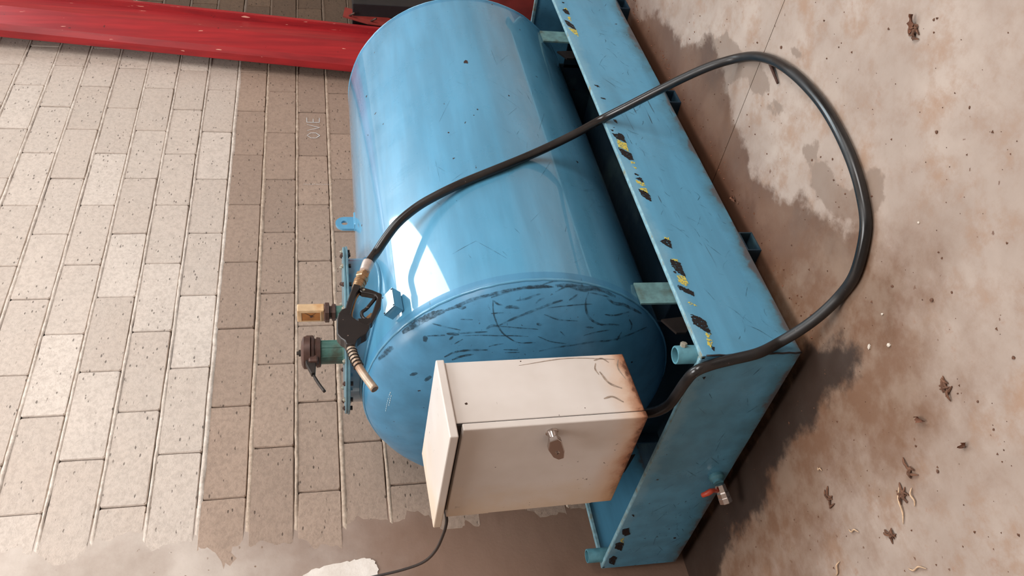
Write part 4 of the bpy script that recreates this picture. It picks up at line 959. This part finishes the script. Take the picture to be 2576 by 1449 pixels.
# side plate bolted to the column low down
sdp = prism('side_plate', [(.35, .2), (.40, .95), (.46, 1.10), (.58, 1.085), (.48, .75), (.48, .2)], lambda a, b, t: colpt(a, t, b), 0.030, 0.038, M['redbrown'], col)
for u, s, v_ in ((0.47, 1.06, .039), (0.43, 0.93, .039)):
    c = colpt(u, v_, s); tube('pin', [c, (c[0]-.03, c[1]-.035, c[2]-.03)], 0.006, M['brown_metal'], sdp, 8)
base = root('lift_base_box', (2.74, 0.44, FZ), 'dull red steel box on the floor beyond the far end of the tray', 'steel box')
box('casing', (2.50, 0.02, FZ), (2.98, 0.86, 0.60), M['redbrown'], base, 0.004)
box('cover', (2.492, 0.012, 0.60), (2.988, 0.868, 0.62), M['red'], base, 0.004)
for y in (0.08, 0.44, 0.80):
    lathe('cover_bolt', (2.54, y, 0.62), (0, 0, 1), [(0, .010), (.006, .010), (.007, .006)], M['brown_metal'], base, 6, smooth=False)
    lathe('cover_bolt', (2.94, y, 0.62), (0, 0, 1), [(0, .010), (.006, .010), (.007, .006)], M['brown_metal'], base, 6, smooth=False)
box('skirt', (2.49, 0.01, FZ), (2.50, 0.87, 0.03), M['red'], base, 0.002)

bench = root('machine_cabinet', (4.2, 0.98, FZ), 'dark steel cabinet with brown board panel in the shade behind the red column', 'machine cabinet')
box('frame', (3.64, 0.93, FZ), (3.80, 1.17, 1.040), M['blacksteel'], bench, 0.004)
box('board_panel', (3.80, 0.94, 0.62), (4.70, 0.965, 1.040), M['wood'], bench, 0.003)
box('side_panel', (3.80, 0.965, FZ), (4.70, 1.17, 1.030), M['blacksteel'], bench, 0.004)
prism('rail', [(3.70, 0.985), (4.70, 0.60), (4.70, 0.57), (3.70, 0.955)], lambda a, b, t: (a, t, b), 0.925, 0.945, M['blacksteel'], bench)
box('lower_panel', (3.80, 0.945, FZ), (4.70, 0.965, 0.62), M['blacksteel'], bench, 0.003)

# ---------------------------------------------------------------- things lying on the floor
def lump(name, x, y, r, flat, mat, label, cat, group=None, seed=0):
    rn = random.Random(seed); bm = bmesh.new(); bmesh.ops.create_icosphere(bm, subdivisions=1, radius=r)
    sx, sy = rn.uniform(.7, 1.3), rn.uniform(.7, 1.3)
    for q in bm.verts:
        k = rn.uniform(.75, 1.2); q.co = Vector((q.co.x*k*sx, q.co.y*k*sy, max(-r*.25, q.co.z*k*flat)))
    zmin = min(q.co.z for q in bm.verts)
    me = bpy.data.meshes.new(name)
    for q in bm.verts: q.co.z -= zmin
    bm.to_mesh(me); bm.free(); me.materials.append(mat)
    o = bpy.data.objects.new(name, me); COL.objects.link(o); o.location = (x, y, FZ); o.rotation_euler = (0, 0, rn.uniform(0, 6))
    return tag(o, label, cat, group)
for i, (x, y) in enumerate(D_crumb):
    lump('dirt_crumb', x, y, (0.0030 if i % 3 else 0.0045), 0.6, M['crumb'], 'small brown dirt crumb on the pale concrete floor', 'dirt crumb', 'dirt crumbs on the floor', i)
for i, ((x, y), lb) in enumerate(zip(D_pebble, ('pale pebble nearest the tray corner under the hose loop', 'larger pale pebble beside the first, just outside the hose loop', 'white speck of stone on clean floor right of the hose', 'pale pebble at the ragged edge of the brown stain'))):
    lump('pebble', x, y, 0.0062 if i < 2 else 0.0045, 0.7, M['pebble'], lb, 'pebble', 'pale pebbles on the floor', 40+i)
for i, (a, b) in enumerate(TWIG):
    mid = ((a[0]+b[0])/2+.006, (a[1]+b[1])/2-.004)
    P = catmull([(a[0], a[1], FZ+.007), (mid[0], mid[1], FZ+.009), (b[0], b[1], FZ+.006)], 5)
    if i == 0:
        tw = recentre(tube('twig', P, [.0062-.003*k/len(P) for k in range(len(P))], M['twig'], None, 7))
        tag(tw, 'short dark brown twig lying against the hose bend', 'twig')
def dry_leaf(x, y, r, ang, label, seed):
    rn = random.Random(seed); v = []; f = []; n = 9
    for i in range(n):
        t = i/(n-1); wd = r*.42*math.sin(math.pi*min(1, t*.95+.03))**.8*rn.uniform(.75, 1.1); lx = (t-.5)*2*r
        for s in (-1, 0, 1): v.append((lx, s*wd, .0035+abs(s)*rn.uniform(.003, .012)+.004*math.sin(t*5+seed)))
    for i in range(n-1):
        for j in range(2): f.append((3*i+j, 3*i+3+j, 3*i+4+j, 3*i+1+j))
    zmin = min(q[2] for q in v)
    o = obj('dry_leaf', [(a, b, c-zmin+.0005) for a, b, c in v], f, M['leaf'], None, True); o.location = (x, y, FZ); o.rotation_euler = (0, 0, ang)
    return tag(o, label, 'leaf')
LV = ['curled brown leaf near the lower right of the floor', 'torn brown leaf on the pale floor far from the tray', 'tiny brown leaf scrap inside the hose loop', 'thin brown leaf flake on the clean near floor', 'rusty leaf scrap close to the tray front wall']
for i, ((x, y), lb) in enumerate(zip(D_leaf, LV)): dry_leaf(x, y, (0.016, 0.020, 0.009, 0.012, 0.011)[i], 0.7+i*1.3, lb, i)
CLB = ['dark clump of leaf shreds on the brown stain below the drain valve', 'crumbly brown clump beside the long wood shaving', 'brown clump of leaf shreds on the pale floor by the hose bend', 'reddish clump of fibres above the wood shaving', 'spread brown clump of shreds on the pale floor right of the stain', 'thin clump of grey shreds below the wood shaving']
for i, ((x, y), lb) in enumerate(zip(D_clump, CLB)):
    rt_ = root('leaf_clump', (x, y, FZ), lb, 'leaf litter', 'clumps of leaf litter on the floor'); mb = MB(); rn = random.Random(90+i)
    for k in range(9):
        a = rn.uniform(0, 6.28); r = rn.uniform(0, .024); cx, cy = x+r*math.cos(a), y+r*math.sin(a)*.7; b = rn.uniform(0, 6.28); ll = rn.uniform(.006, .016)
        P = catmull([(cx-ll*math.cos(b), cy-ll*math.sin(b), FZ+.002), (cx, cy, FZ+rn.uniform(.003, .008)), (cx+ll*math.cos(b), cy+ll*math.sin(b), FZ+.002)], 3)
        mb.add(*tube_vf(P, [.0012, .0024, .0028, .003, .0026, .002, .001][:len(P)], 5))
    obj('shreds', mb.v, mb.f, M['crumb'], rt_)
SLB = ['long pale wood shaving on the brown floor stain', 'pale curl of wood at the lower edge of the floor', 'small pale wood curl low on the brown stain', 'tiny pale chip on the brown stain under the drain', 'bent pale splinter beside the crumbly clump', 'straight pale splinter on the dark brown stain']
for i, ((x, y), lb) in enumerate(zip(D_chip, SLB)):
    ll = (.042, .030, .022, .010, .020, .020)[i]; a = (2.5, 1.1, 2.0, .5, 2.6, 0.9)[i]
    c, s_ = math.cos(a), math.sin(a)
    P = catmull([(x-ll*c, y-ll*s_, FZ+.003), (x-.3*ll*c+.004*s_, y-.3*ll*s_-.004*c, FZ+.006), (x+.4*ll*c-.004*s_, y+.4*ll*s_+.004*c, FZ+.0045), (x+ll*c, y+ll*s_, FZ+.003)], 4)
    tag(recentre(tube('wood_shaving', P, [.0008+.0014*math.sin(math.pi*k/(len(P)-1)) for k in range(len(P))], M['chips'], None, 6)), lb, 'wood shaving')
# fine grit nobody could count
gr = MB(); rn = random.Random(5)
tet = np.array([(1, 0, -.3), (-.5, .87, -.3), (-.5, -.87, -.3), (0, 0, .8)])
for k in range(900):
    x = rn.uniform(-1.0, 1.6); y = rn.uniform(-1.3, 0.9)
    if -0.03 < x < TL and y > -0.03: continue
    r = 0.0011+0.0026*rn.random()**3; a = rn.uniform(0, 6.28); c, s_ = math.cos(a), math.sin(a)
    q = [(x+r*(p[0]*c-p[1]*s_)*rn.uniform(.6, 1.8), y+r*(p[0]*s_+p[1]*c), FZ+.0004+r*(p[2]+.3)) for p in tet]
    gr.add(q, [(0, 1, 3), (1, 2, 3), (2, 0, 3)])
tag(recentre(obj('grit', gr.v, gr.f, M['crumb'])), 'fine brown grit scattered over the concrete floor', 'grit', kind='stuff')
# cement crumbs and rust flakes along the tray's foot
gr = MB()
for k in range(160):
    x = rn.uniform(-.01, 2.2); y = -rn.random()**2*0.05-.004
    r = 0.0015+0.003*rn.random()**2; a = rn.uniform(0, 6.28); c, s_ = math.cos(a), math.sin(a)
    q = [(x+r*(p[0]*c-p[1]*s_), y+r*(p[0]*s_+p[1]*c), FZ+.0004+r*(p[2]+.3)) for p in tet]
    gr.add(q, [(0, 1, 3), (1, 2, 3), (2, 0, 3)])
tag(recentre(obj('rust_flakes', gr.v, gr.f, M['leaf'])), 'rust flakes lying along the foot of the blue tray', 'rust flakes', kind='stuff')
